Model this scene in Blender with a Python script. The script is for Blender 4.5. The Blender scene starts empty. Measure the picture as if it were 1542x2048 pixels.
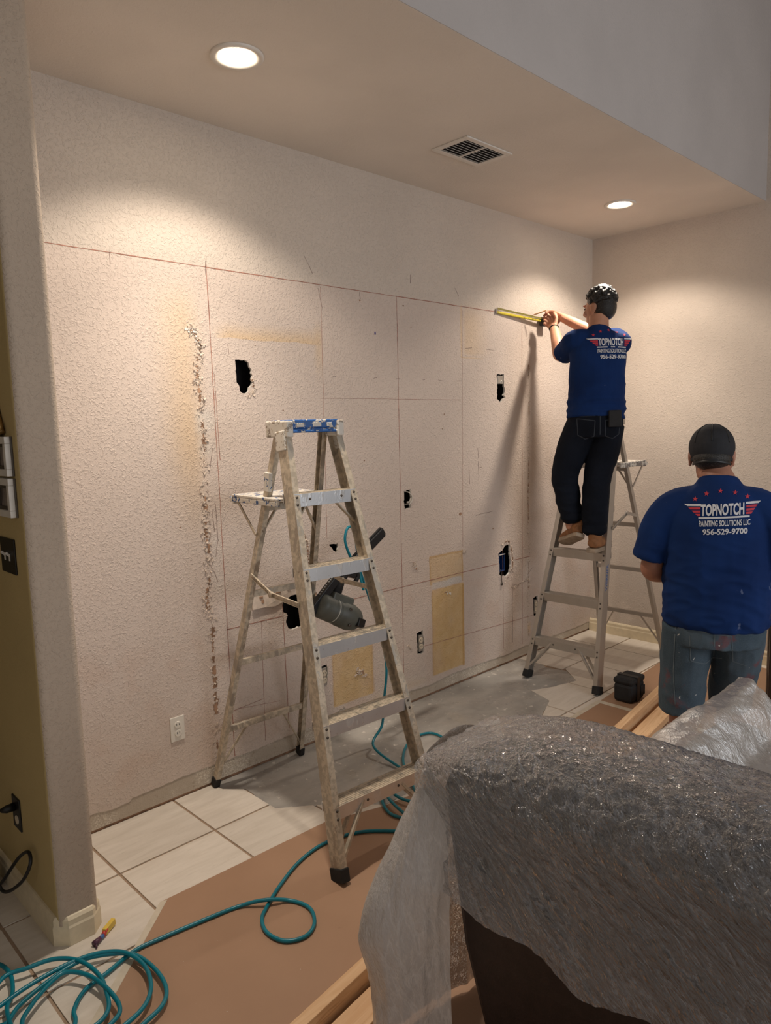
import bpy, bmesh, math, random
from mathutils import Vector, Matrix, noise
from mathutils.geometry import tessellate_polygon
from mathutils.bvhtree import BVHTree
random.seed(7)
PI = math.pi
SC = bpy.context.scene
COL = SC.collection
V = Vector

# ------------------------------------------------------------------ camera
F_PX = 1453.9
YAW, PITCH, ROLL = -0.77099, -0.119633, -0.027002
CAM = V((0.0, -2.97806, 1.69565))
_w = V((-math.sin(YAW)*math.cos(PITCH), math.cos(YAW)*math.cos(PITCH), math.sin(PITCH)))
_r0 = V((math.cos(YAW), math.sin(YAW), 0)); _u0 = _r0.cross(_w)
_r = _r0*math.cos(ROLL) + _u0*math.sin(ROLL); _u = -_r0*math.sin(ROLL) + _u0*math.cos(ROLL)
cd = bpy.data.cameras.new('camera'); cam = bpy.data.objects.new('camera', cd); COL.objects.link(cam)
m = Matrix((( _r.x, _u.x, -_w.x, CAM.x), (_r.y, _u.y, -_w.y, CAM.y), (_r.z, _u.z, -_w.z, CAM.z), (0, 0, 0, 1)))
cam.matrix_world = m
cd.sensor_fit = 'VERTICAL'; cd.sensor_height = 36.0; cd.lens = F_PX/2048*36.0; cd.clip_start = 0.02
SC.camera = cam
SC.view_settings.view_transform = 'Standard'; SC.view_settings.look = 'None'
SC.view_settings.gamma = 1.0; SC.view_settings.use_curve_mapping = False
SC.view_settings.exposure = 0.8

# ------------------------------------------------------------------ world and window daylight
W = bpy.data.worlds.new('world'); SC.world = W; W.use_nodes = True
bg = W.node_tree.nodes['Background']; bg.inputs[0].default_value = (1.0, 0.93, 0.87, 1); bg.inputs[1].default_value = 0.20
LAMP_W, LAMP_COL = 32.0, (1.0, 0.88, 0.75)
def area(name, loc, rot, sx, sy, power, col):
    d = bpy.data.lights.new(name, 'AREA'); d.shape = 'RECTANGLE'; d.size = sx; d.size_y = sy; d.energy = power; d.color = col
    o = bpy.data.objects.new(name, d); COL.objects.link(o); o.location = loc; o.rotation_euler = rot; return o
# window daylight of the living room behind the camera, shining towards the alcove
area('window_daylight', (2.6, -6.6, 2.0), (math.radians(90), 0, 0), 3.0, 2.0, 50.0, (0.92, 0.95, 1.0))

# where a spot seen in the survey lies on the wall (y), the floor (z) or an end plane (x)
def _ray(px, py): return _w + _r*((px-771)/F_PX) + _u*((1024-py)/F_PX)
def on_y(px, py, y=0.0):
    d = _ray(px, py); return CAM + d*((y-CAM.y)/d.y)
def on_z(px, py, z=0.0):
    d = _ray(px, py); return CAM + d*((z-CAM.z)/d.z)
def on_x(px, py, x):
    d = _ray(px, py); return CAM + d*((x-CAM.x)/d.x)

# ------------------------------------------------------------------ materials
def _set(n, k, v):
    if k in n.inputs: n.inputs[k].default_value = v
class NT:
    def __init__(s, name):
        s.m = bpy.data.materials.new(name); s.m.use_nodes = True; s.t = s.m.node_tree; s.N = s.t.nodes; s.L = s.t.links
        s.b = s.N['Principled BSDF']; s.out = s.N['Material Output']; s.tc = s.N.new('ShaderNodeTexCoord')
    def n(s, typ, **kw):
        x = s.N.new(typ)
        for k, v in kw.items(): setattr(x, k, v)
        return x
    def noise(s, scale, detail=3, rough=.5, vec=None, dist=0, mapping=None):
        x = s.n('ShaderNodeTexNoise'); x.inputs['Scale'].default_value = scale; x.inputs['Detail'].default_value = detail
        x.inputs['Roughness'].default_value = rough; x.inputs['Distortion'].default_value = dist
        v = vec or s.tc.outputs['Object']
        if mapping:
            mp = s.n('ShaderNodeMapping'); mp.inputs['Scale'].default_value = mapping; s.L.new(v, mp.inputs[0]); v = mp.outputs[0]
        s.L.new(v, x.inputs['Vector']); return x.outputs['Fac']
    def ramp(s, v, a, b, smooth=True):
        x = s.n('ShaderNodeMapRange'); x.interpolation_type = 'SMOOTHSTEP' if smooth else 'LINEAR'
        x.inputs['From Min'].default_value = a; x.inputs['From Max'].default_value = b; s.L.new(v, x.inputs['Value']); return x.outputs['Result']
    def math(s, op, a, b=None):
        x = s.n('ShaderNodeMath', operation=op)
        for i, q in enumerate((a, b)):
            if q is None: continue
            if isinstance(q, (int, float)): x.inputs[i].default_value = q
            else: s.L.new(q, x.inputs[i])
        return x.outputs[0]
    def mix(s, f, a, b):
        x = s.n('ShaderNodeMix', data_type='RGBA')
        for i, q in ((0, f), (6, a), (7, b)):
            if isinstance(q, (int, float)): x.inputs[i].default_value = q
            elif isinstance(q, tuple): x.inputs[i].default_value = (*q, 1) if len(q) == 3 else q
            else: s.L.new(q, x.inputs[i])
        return x.outputs[2]
    def col(s, c):
        if isinstance(c, tuple): s.b.inputs['Base Color'].default_value = (*c, 1)
        else: s.L.new(c, s.b.inputs['Base Color'])
    def bump(s, h, strength=.5, dist=.002):
        x = s.n('ShaderNodeBump'); x.inputs['Strength'].default_value = strength; x.inputs['Distance'].default_value = dist
        s.L.new(h, x.inputs['Height']); s.L.new(x.outputs[0], s.b.inputs['Normal']); return x
    def pr(s, rough=.6, metal=0.0, **kw):
        s.b.inputs['Roughness'].default_value = rough; s.b.inputs['Metallic'].default_value = metal
        for k, v in kw.items(): _set(s.b, k, v)

def simple(name, c, rough=.6, metal=0.0, var=.12, scale=30, bump=0.0, bscale=200, bdist=.001, **kw):
    t = NT(name); f = t.noise(scale, 4)
    d = tuple(max(0, x*(1-var)) for x in c); e = tuple(min(1, x*(1+var)) for x in c)
    t.col(t.mix(t.ramp(f, .3, .7), d, e)); t.pr(rough, metal, **kw)
    if bump: t.bump(t.noise(bscale, 3), bump, bdist)
    return t.m

WALL_C = (0.60, 0.52, 0.445)
def texture_bump(t, strength=.55):
    mp = t.n('ShaderNodeMapping'); mp.inputs['Rotation'].default_value = (.6, .9, .4); t.L.new(t.tc.outputs['Object'], mp.inputs[0]); rv = mp.outputs[0]
    n1 = t.ramp(t.noise(88, 3, .6, vec=rv, dist=.6), .45, .72); n2 = t.noise(250, 2, vec=rv)
    h = t.math('ADD', n1, t.math('MULTIPLY', n2, .35)); t.bump(h, strength, .0020)
def plaster(name, c, strength=.7):
    t = NT(name); t.col(t.mix(t.ramp(t.noise(2.5, 4), .3, .7), tuple(x*.96 for x in c), tuple(x*1.03 for x in c))); t.pr(.75, **{'Specular IOR Level': .3})
    texture_bump(t, strength); return t.m

def main_wall_mat():
    t = NT('textured_wall_with_stains'); sep = t.n('ShaderNodeSeparateXYZ'); t.L.new(t.tc.outputs['Object'], sep.inputs[0])
    jx = t.math('MULTIPLY', t.math('SUBTRACT', t.noise(9, 4), .5), .03); jz = t.math('MULTIPLY', t.math('SUBTRACT', t.noise(8, 4), .5), .03)
    X0, Z0 = sep.outputs[0], sep.outputs[2]; X = t.math('ADD', X0, jx); Z = t.math('ADD', Z0, jz)
    def soft(x0, x1, z0, z1, sl, sr=None, sb=None, st=None, j=True):
        sr = sl if sr is None else sr; sb = sl if sb is None else sb; st = sl if st is None else st
        x, z = (X, Z) if j else (X0, Z0)
        a = t.ramp(x, x0-sl, x0+sl); b = t.ramp(x, x1+sr, x1-sr); c = t.ramp(z, z0-sb, z0+sb); d = t.ramp(z, z1+st, z1-st)
        return t.math('MULTIPLY', t.math('MULTIPLY', a, b), t.math('MULTIPLY', c, d))
    big = t.ramp(t.noise(2.2, 4), .3, .7)
    c = t.mix(big, tuple(x*.97 for x in WALL_C), tuple(x*1.03 for x in WALL_C))
    # below the upper chalk line the wall is the older, pinker paint
    lower = t.ramp(Z0, 2.424, 2.416); c = t.mix(t.math('MULTIPLY', lower, .8), c, (0.62, 0.515, 0.445))
    patch = t.ramp(t.noise(14, 4), .35, .65)
    ochre, deep = (0.60, 0.40, 0.175), (0.50, 0.30, 0.11)
    oc = t.mix(patch, ochre, (0.64, 0.45, 0.22))
    for (b, k) in ((soft(2.46, 2.757, .155, .545, .006, j=False), .85), (soft(3.277, 3.582, .118, .667, .006, j=False), .92), (soft(3.262, 3.577, .70, .878, .006, j=False), .62)):
        c = t.mix(t.math('MULTIPLY', b, k), c, oc)
    # darker glue rims of the stuck-on strips
    for (x0, x1, z0, z1, k) in ((2.745, 2.765, .16, .54, .45), (3.563, 3.586, .11, .66, .75), (3.27, 3.285, .12, .66, .5), (3.257, 3.268, .7, .88, .7), (3.57, 3.58, .68, .88, .7), (3.262, 3.58, .868, .882, .6), (2.455, 2.467, .16, .55, .5)):
        c = t.mix(t.math('MULTIPLY', soft(x0, x1, z0, z1, .006), k), c, deep)
    # whitish clean band between two ochre patches
    c = t.mix(soft(3.28, 3.56, .672, .712, .008), c, (0.60, 0.56, 0.51))
    # soft ochre blooms
    amb = (0.66, 0.44, 0.20)
    for (x0, x1, z0, z1, sl, sr, sb, st, k) in ((1.86, 2.44, 2.115, 2.15, .06, .05, .003, .06, .62), (1.58, 1.73, 1.55, 2.28, .11, .07, .2, .12, .36), (1.62, 1.72, 1.30, 1.75, .1, .06, .2, .2, .28),
                                            (3.62, 3.80, 2.12, 2.40, .03, .14, .02, .09, .33), (3.59, 3.60, 2.10, 2.42, .006, .01, .01, .03, .6), (3.59, 3.80, 2.098, 2.104, .01, .05, .004, .006, .5),
                                            (2.75, 3.2, .1, .13, .08, .08, .02, .05, .4), (4.30, 4.33, .16, .24, .015, .015, .02, .03, .55), (2.42, 2.465, 2.0, 2.2, .02, .006, .1, .05, .3)):
        c = t.mix(t.math('MULTIPLY', soft(x0, x1, z0, z1, sl, sr, sb, st, j=st > .01), k), c, amb)
    for (x0, x1, z0, z1, k) in ((1.71, 1.79, 1.68, 1.78, .55), (1.72, 1.79, 1.58, 1.66, .35), (4.29, 4.32, .55, .72, .4), (2.8, 3.2, .07, .16, .25), (1.75, 1.80, .9, 1.2, .25)):
        c = t.mix(t.math('MULTIPLY', soft(x0, x1, z0, z1, .025), k), c, (0.66, 0.62, 0.56))
    # scrubbed grey and rosy patches of bared paper low on the wall
    rose = t.math('MULTIPLY', t.ramp(t.noise(5, 5), .48, .66), t.ramp(Z0, 1.0, .6))
    c = t.mix(t.math('MULTIPLY', rose, .30), c, (0.56, 0.40, 0.31))
    specks = t.math('MULTIPLY', t.ramp(t.noise(38, 2), .73, .78), .5); c = t.mix(specks, c, (0.46, 0.36, 0.29))
    t.col(c); t.pr(.78, **{'Specular IOR Level': .3}); texture_bump(t, .85); return t.m

M = {}
M['wall'] = plaster('beige_textured_wall', WALL_C)
M['mainwall'] = main_wall_mat()
M['column'] = plaster('grey_beige_column_plaster', (0.48, 0.39, 0.305), .75)
M['hall'] = plaster('cream_hall_paint_warm_lit', (0.50, 0.385, 0.185), .3)  # cream paint with the hall's warm light put into its colour
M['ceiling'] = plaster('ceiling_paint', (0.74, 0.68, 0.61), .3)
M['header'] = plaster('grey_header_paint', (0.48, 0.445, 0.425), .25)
M['cream'] = simple('cream_gloss_trim', (0.72, 0.62, 0.44), .4, var=.05)
M['white_trim'] = simple('white_metal_trim', (0.72, 0.68, 0.62), .45, var=.03)
M['black'] = simple('black_plastic', (0.007, 0.007, 0.008), .45, var=.2)
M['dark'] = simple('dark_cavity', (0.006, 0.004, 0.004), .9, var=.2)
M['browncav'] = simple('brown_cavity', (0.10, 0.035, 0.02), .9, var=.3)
M['chalk'] = simple('red_chalk', (0.33, 0.16, 0.115), .9, var=.35, scale=60)
M['pencil'] = simple('pencil_mark', (0.27, 0.20, 0.17), .9, var=.3, scale=60)
M['blueink'] = simple('blue_ink_mark', (0.10, 0.08, 0.25), .9)
M['paperbrown'] = simple('torn_brown_paper', (0.31, 0.185, 0.115), .9, var=.35, scale=25)
M['flake'] = simple('torn_paint_flake', (0.62, 0.52, 0.43), .85, var=.12)
M['gypsum'] = simple('white_gypsum', (0.70, 0.66, 0.60), .9, var=.1)
def bare_mat():
    t = NT('bare_drywall_strip'); n = t.ramp(t.noise(160, 3, .7), .42, .66); g = t.ramp(t.noise(5, 4), .4, .6)
    c = t.mix(t.math('MULTIPLY', n, g), (0.47, 0.40, 0.32), (0.72, 0.66, 0.56)); c = t.mix(t.math('MULTIPLY', t.ramp(t.noise(45, 4), .6, .7), .55), c, (0.33, 0.25, 0.18))
    t.col(c); t.pr(.9); t.bump(t.noise(150, 4), .7, .003); return t.m
M['bare'] = bare_mat()
def concrete_mat():
    t = NT('concrete_floor'); a = t.ramp(t.noise(2.2, 6, .6, mapping=(.6, 1.6, 1)), .3, .7); c = t.mix(a, (0.27, 0.255, 0.235), (0.44, 0.415, 0.38))
    c = t.mix(t.math('MULTIPLY', t.ramp(t.noise(26, 4), .64, .69), .8), c, (0.66, 0.62, 0.56)); c = t.mix(t.math('MULTIPLY', t.ramp(t.noise(9, 5), .55, .75), .5), c, (0.20, 0.19, 0.175))
    t.col(c); t.L.new(t.ramp(t.noise(6, 4), .2, .8), t.b.inputs['Roughness']); t.pr(.5); t.bump(t.noise(60, 5), .35, .002); return t.m
M['concrete'] = concrete_mat()
M['grout'] = simple('brown_grout', (0.36, 0.255, 0.175), .9, var=.15, bump=.4)
def tile_mat():
    t = NT('travertine_tile'); info = t.n('ShaderNodeObjectInfo')
    v = t.n('ShaderNodeVectorMath', operation='ADD'); t.L.new(t.tc.outputs['Object'], v.inputs[0]); sc = t.n('ShaderNodeVectorMath', operation='SCALE'); sc.inputs['Scale'].default_value = 9
    t.L.new(info.outputs['Random'], sc.inputs[0]); t.L.new(sc.outputs[0], v.inputs[1])
    s = t.ramp(t.noise(5, 5, .6, vec=v.outputs[0], dist=.4, mapping=(1, 6, 1)), .3, .7); c = t.mix(s, (0.66, 0.595, 0.51), (0.75, 0.685, 0.60))
    fine = t.ramp(t.noise(9, 6, .75, vec=v.outputs[0], dist=.3, mapping=(1.5, 16, 1)), .60, .72); c = t.mix(t.math('MULTIPLY', fine, .5), c, (0.42, 0.37, 0.31))
    k = t.math('ADD', .94, t.math('MULTIPLY', info.outputs['Random'], .1)); hs = t.n('ShaderNodeHueSaturation'); t.L.new(k, hs.inputs['Value']); t.L.new(c, hs.inputs['Color'])
    t.col(hs.outputs[0]); t.pr(.42); t.bump(t.noise(120, 3), .08, .001); return t.m
M['tile'] = tile_mat()
def paper_mat():
    t = NT('brown_builder_paper'); c = t.mix(t.ramp(t.noise(1.6, 5), .3, .7), (0.335, 0.195, 0.115), (0.39, 0.235, 0.145))
    c = t.mix(t.math('MULTIPLY', t.ramp(t.noise(7, 5), .70, .74), .5), c, (0.17, 0.09, 0.05)); c = t.mix(t.math('MULTIPLY', t.ramp(t.noise(80, 2), .77, .8), .7), c, (0.6, 0.55, 0.5))
    t.col(c); t.pr(.62); t.bump(t.noise(3, 4), .25, .02); return t.m
M['paper'] = paper_mat()
M['tape'] = simple('cream_tape', (0.60, 0.53, 0.42), .5, var=.06)
def alu_mat(name, base, paintc, paint, rough, dirt=.3):
    t = NT(name); g = t.noise(6, 4, .6, mapping=(1, 1, .15)); c = t.mix(t.ramp(g, .3, .7), tuple(x*.88 for x in base), base)
    p = t.ramp(t.noise(22, 6, .65, mapping=(1, 1, .35)), .60-.24*paint, .66-.24*paint); sp = t.ramp(t.noise(120, 2), .70, .73)
    pa = t.math('MAXIMUM', t.math('MULTIPLY', p, min(1, paint*1.4)), t.math('MULTIPLY', sp, paint)); pc = t.mix(t.ramp(t.noise(50, 3), .4, .6), paintc, tuple(x*.72 for x in paintc))
    c = t.mix(pa, c, pc); d = t.math('MULTIPLY', t.ramp(t.noise(65, 4), .66, .72), dirt); c = t.mix(d, c, (0.22, 0.14, 0.10))
    t.col(c); t.L.new(t.math('MULTIPLY', t.math('SUBTRACT', 1.0, pa), .75), t.b.inputs['Metallic']); t.pr(rough); t.b.inputs['Metallic'].default_value = .75
    t.bump(t.math('ADD', pa, t.math('MULTIPLY', t.noise(150, 2), .3)), .4, .0015); return t.m
M['alu_worn'] = alu_mat('worn_aluminium', (0.46, 0.41, 0.34), (0.58, 0.49, 0.37), .8, .5, .5)
M['alu_step'] = alu_mat('worn_bright_step_aluminium', (0.70, 0.72, 0.74), (0.62, 0.55, 0.45), .28, .33)
M['alu'] = alu_mat('dull_aluminium', (0.54, 0.50, 0.45), (0.55, 0.50, 0.44), .12, .42, .15)
def cap_mat(name, base, amount):
    t = NT(name); p = t.ramp(t.noise(34, 5, .6), .62-.2*amount, .65-.2*amount); c = t.mix(p, base, (0.66, 0.62, 0.55)); c = t.mix(t.ramp(t.noise(60, 4), .63, .67), c, (0.42, 0.34, 0.24))
    t.col(c); t.pr(.45); t.bump(p, .6, .002); return t.m
M['cap_blue'] = cap_mat('blue_plastic_with_paint', (0.018, 0.10, 0.32), .35)
M['cap_white'] = cap_mat('paint_caked_bracket', (0.30, 0.25, 0.2), 1.0)
M['shelf_blue'] = cap_mat('blue_shelf_with_paint', (0.03, 0.09, 0.24), .95)
M['shelf_grey'] = cap_mat('grey_shelf_with_paint', (0.20, 0.18, 0.17), .8)
M['rivet'] = simple('dark_rivet', (0.10, 0.085, 0.07), .5, .6)
M['rubber'] = simple('black_rubber', (0.010, 0.009, 0.009), .8, var=.3)
M['hose'] = simple('teal_hose', (0.0, 0.175, 0.235), .32, var=.12, scale=8)
M['skin'] = simple('skin', (0.50, 0.245, 0.15), .5, var=.10, scale=14, bump=.15, bscale=180, **{'Subsurface Weight': .1})
M['skin2'] = simple('tanned_skin', (0.36, 0.165, 0.105), .5, var=.12, scale=14, bump=.15, bscale=180)
def hair_mat():
    t = NT('dark_curly_hair'); n = t.ramp(t.noise(140, 4), .5, .72); c = t.mix(n, (0.008, 0.007, 0.006), (0.045, 0.04, 0.036)); t.col(c); t.pr(.38); t.bump(t.noise(260, 3), .8, .004); return t.m
M['hair'] = hair_mat()
M['eye'] = simple('eye', (0.03, 0.018, 0.012), .7)
def shirt_mat():
    t = NT('blue_cotton'); f = t.ramp(t.noise(6, 4), .3, .7); c = t.mix(f, (0.0035, 0.020, 0.092), (0.0055, 0.028, 0.122))
    c = t.mix(t.math('MULTIPLY', t.ramp(t.noise(17, 4), .715, .74), .35), c, (0.25, 0.3, 0.45)); t.col(c); t.pr(.9, **{'Specular IOR Level': .22}); t.bump(t.noise(420, 2), .25, .0008); return t.m
M['shirt'] = shirt_mat()
M['print_white'] = simple('white_shirt_print', (0.66, 0.66, 0.68), .7, var=.06)
M['print_red'] = simple('red_shirt_print', (0.55, 0.035, 0.055), .7, var=.1)
def denim_mat(name, a, b, stain=0.0):
    t = NT(name); c = t.mix(t.ramp(t.noise(5, 5), .3, .7), a, b); c = t.mix(t.math('MULTIPLY', t.ramp(t.noise(300, 2), .5, .7), .25), c, tuple(x*1.5 for x in b))
    if stain:
        c = t.mix(t.math('MULTIPLY', t.ramp(t.noise(9, 4), .60, .68), stain), c, (0.20, 0.045, 0.04)); c = t.mix(t.math('MULTIPLY', t.ramp(t.noise(38, 3), .72, .74), .8), c, (0.6, 0.6, 0.58))
    t.col(c); t.pr(.9, **{'Specular IOR Level': .2}); t.bump(t.noise(350, 3), .35, .001); return t.m
M['denim_dark'] = denim_mat('dark_indigo_denim', (0.0025, 0.004, 0.008), (0.006, 0.009, 0.017))
M['denim_light'] = denim_mat('paint_stained_denim', (0.045, 0.068, 0.090), (0.080, 0.112, 0.140), .5)
M['seam'] = simple('denim_seam', (0.10, 0.13, 0.15), .9)
M['seam_dark'] = simple('dark_denim_seam', (0.028, 0.034, 0.045), .9)
M['capcloth'] = simple('black_cap_cloth', (0.010, 0.011, 0.015), .8, var=.2, bump=.2, bscale=500)
M['boot'] = simple('tan_suede', (0.26, 0.115, 0.045), .8, var=.2, bump=.3)
M['sole'] = simple('pale_rubber_sole', (0.33, 0.26, 0.19), .7, var=.2)
M['tape_y'] = simple('yellow_tape_blade', (0.62, 0.50, 0.05), .35, var=.08)
M['tape_back'] = simple('olive_tape_back', (0.20, 0.17, 0.04), .4, var=.1)
M['pencil_w'] = simple('pencil_wood', (0.50, 0.26, 0.10), .5)
M['leather'] = simple('dark_brown_leather', (0.018, 0.010, 0.009), .42, var=.25, bump=.25, bscale=140, bdist=.002)
M['nylon'] = simple('black_nylon', (0.010, 0.010, 0.011), .75, var=.25, bump=.4, bscale=600)
M['tool'] = simple('grey_green_tool_housing', (0.085, 0.09, 0.075), .5, var=.15, scale=18)
M['tool_label'] = simple('pale_tool_label', (0.45, 0.44, 0.38), .5)
M['blue_box'] = simple('blue_plastic_box', (0.012, 0.045, 0.16), .4)
M['white_pl'] = simple('white_plastic', (0.74, 0.70, 0.62), .35, var=.03)
M['ivory'] = simple('ivory_receptacle', (0.62, 0.53, 0.40), .4, var=.08)
M['steel'] = simple('galvanised_steel', (0.45, 0.42, 0.38), .45, .7)
M['wire'] = simple('white_wire', (0.6, 0.56, 0.5), .5)
M['brass'] = simple('old_gold_frame', (0.30, 0.17, 0.05), .4, .5, var=.4, scale=40)
M['photo'] = simple('faded_photograph', (0.16, 0.13, 0.11), .3, var=.6, scale=22)
M['mat'] = simple('white_picture_mat', (0.62, 0.58, 0.52), .6, var=.04)
M['red'] = simple('red_plastic', (0.55, 0.05, 0.03), .4)
M['yellow'] = simple('yellow_plastic', (0.75, 0.52, 0.08), .4)
M['blue'] = simple('blue_plastic', (0.06, 0.14, 0.35), .4)
M['purple'] = simple('dark_purple_plastic', (0.09, 0.03, 0.06), .4)
def wood_mat():
    t = NT('pine_lumber'); g = t.noise(4, 5, .6, dist=1.2, mapping=(.7, 9, 9)); c = t.mix(t.ramp(g, .3, .7), (0.62, 0.37, 0.19), (0.72, 0.48, 0.27))
    r = t.ramp(t.noise(3, 4, .6, dist=2.0, mapping=(1.2, 16, 16)), .55, .68); c = t.mix(t.math('MULTIPLY', r, .5), c, (0.42, 0.20, 0.08)); t.col(c); t.pr(.6); t.bump(g, .15, .002); return t.m
M['wood'] = wood_mat()
M['stamp'] = simple('ink_stamp', (0.10, 0.06, 0.04), .8)
def film_mat(name, fac, white, grough, bump, creases=.2, gloss=1.0, streak=40):
    t = NT(name); t.N.remove(t.b)
    mp = t.n('ShaderNodeMapping'); mp.vector_type = 'TEXTURE'; mp.inputs['Rotation'].default_value = (math.radians(streak), 0, math.radians(12)); mp.inputs['Scale'].default_value = (1.2, 3.4, .9); t.L.new(t.tc.outputs['Object'], mp.inputs[0]); vv = mp.outputs[0]
    f1 = t.noise(15, 4, .6, vec=vv, dist=.25); f2 = t.noise(44, 4, .6, vec=vv, dist=.3); f3 = t.noise(120, 3, .6, vec=vv, dist=.3)
    rid = lambda f: t.math('ABSOLUTE', t.math('SUBTRACT', f, .5)); r1, r2, r3 = rid(f1), rid(f2), rid(f3)
    h = t.math('ADD', t.math('MULTIPLY', r1, 2.2), t.math('ADD', t.math('MULTIPLY', r2, 1.0), t.math('MULTIPLY', r3, .75)))
    bp = t.n('ShaderNodeBump'); bp.inputs['Strength'].default_value = bump; bp.inputs['Distance'].default_value = .016; t.L.new(h, bp.inputs['Height'])
    tr = t.n('ShaderNodeBsdfTransparent'); tl = t.n('ShaderNodeBsdfTranslucent'); df = t.n('ShaderNodeBsdfDiffuse'); gl = t.n('ShaderNodeBsdfGlossy')
    for x in (tl, df): x.inputs[0].default_value = (*white, 1); t.L.new(bp.outputs[0], x.inputs['Normal'])
    gl.inputs[0].default_value = (.95, .95, .95, 1); gl.inputs['Roughness'].default_value = grough; t.L.new(bp.outputs[0], gl.inputs['Normal'])
    m1 = t.n('ShaderNodeMixShader'); m1.inputs[0].default_value = .45; t.L.new(df.outputs[0], m1.inputs[1]); t.L.new(tl.outputs[0], m1.inputs[2])
    cr = t.math('MULTIPLY', t.math('ADD', t.ramp(r1, .035, .0), t.math('MULTIPLY', t.ramp(r2, .04, .0), .5)), creases)
    m2 = t.n('ShaderNodeMixShader'); t.L.new(t.math('ADD', cr, fac), m2.inputs[0]); t.L.new(tr.outputs[0], m2.inputs[1]); t.L.new(m1.outputs[0], m2.inputs[2])
    fr = t.n('ShaderNodeFresnel'); fr.inputs['IOR'].default_value = 1.5; t.L.new(bp.outputs[0], fr.inputs['Normal'])
    m3 = t.n('ShaderNodeMixShader'); t.L.new(t.math('MULTIPLY', fr.outputs[0], gloss), m3.inputs[0]); t.L.new(m2.outputs[0], m3.inputs[1]); t.L.new(gl.outputs[0], m3.inputs[2]); t.L.new(m3.outputs[0], t.out.inputs[0]); return t.m
M['film'] = film_mat('clear_plastic_sheeting', .21, (0.63, 0.66, 0.72), .13, 1.0, .24, 3.4)
M['film_haze'] = film_mat('hazy_plastic_sheeting', .70, (0.90, 0.88, 0.86), .25, .5, .12, .9, 80)
M['film_loose'] = film_mat('loose_plastic_sheeting', .36, (0.70, 0.66, 0.60), .34, .45, .2, .55)
def lamp_mat():
    t = NT('lit_lamp_lens'); e = t.n('ShaderNodeEmission'); e.inputs[0].default_value = (1, .86, .66, 1); e.inputs[1].default_value = 26.0; t.L.new(e.outputs[0], t.out.inputs[0]); return t.m
M['lamp'] = lamp_mat()

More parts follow.
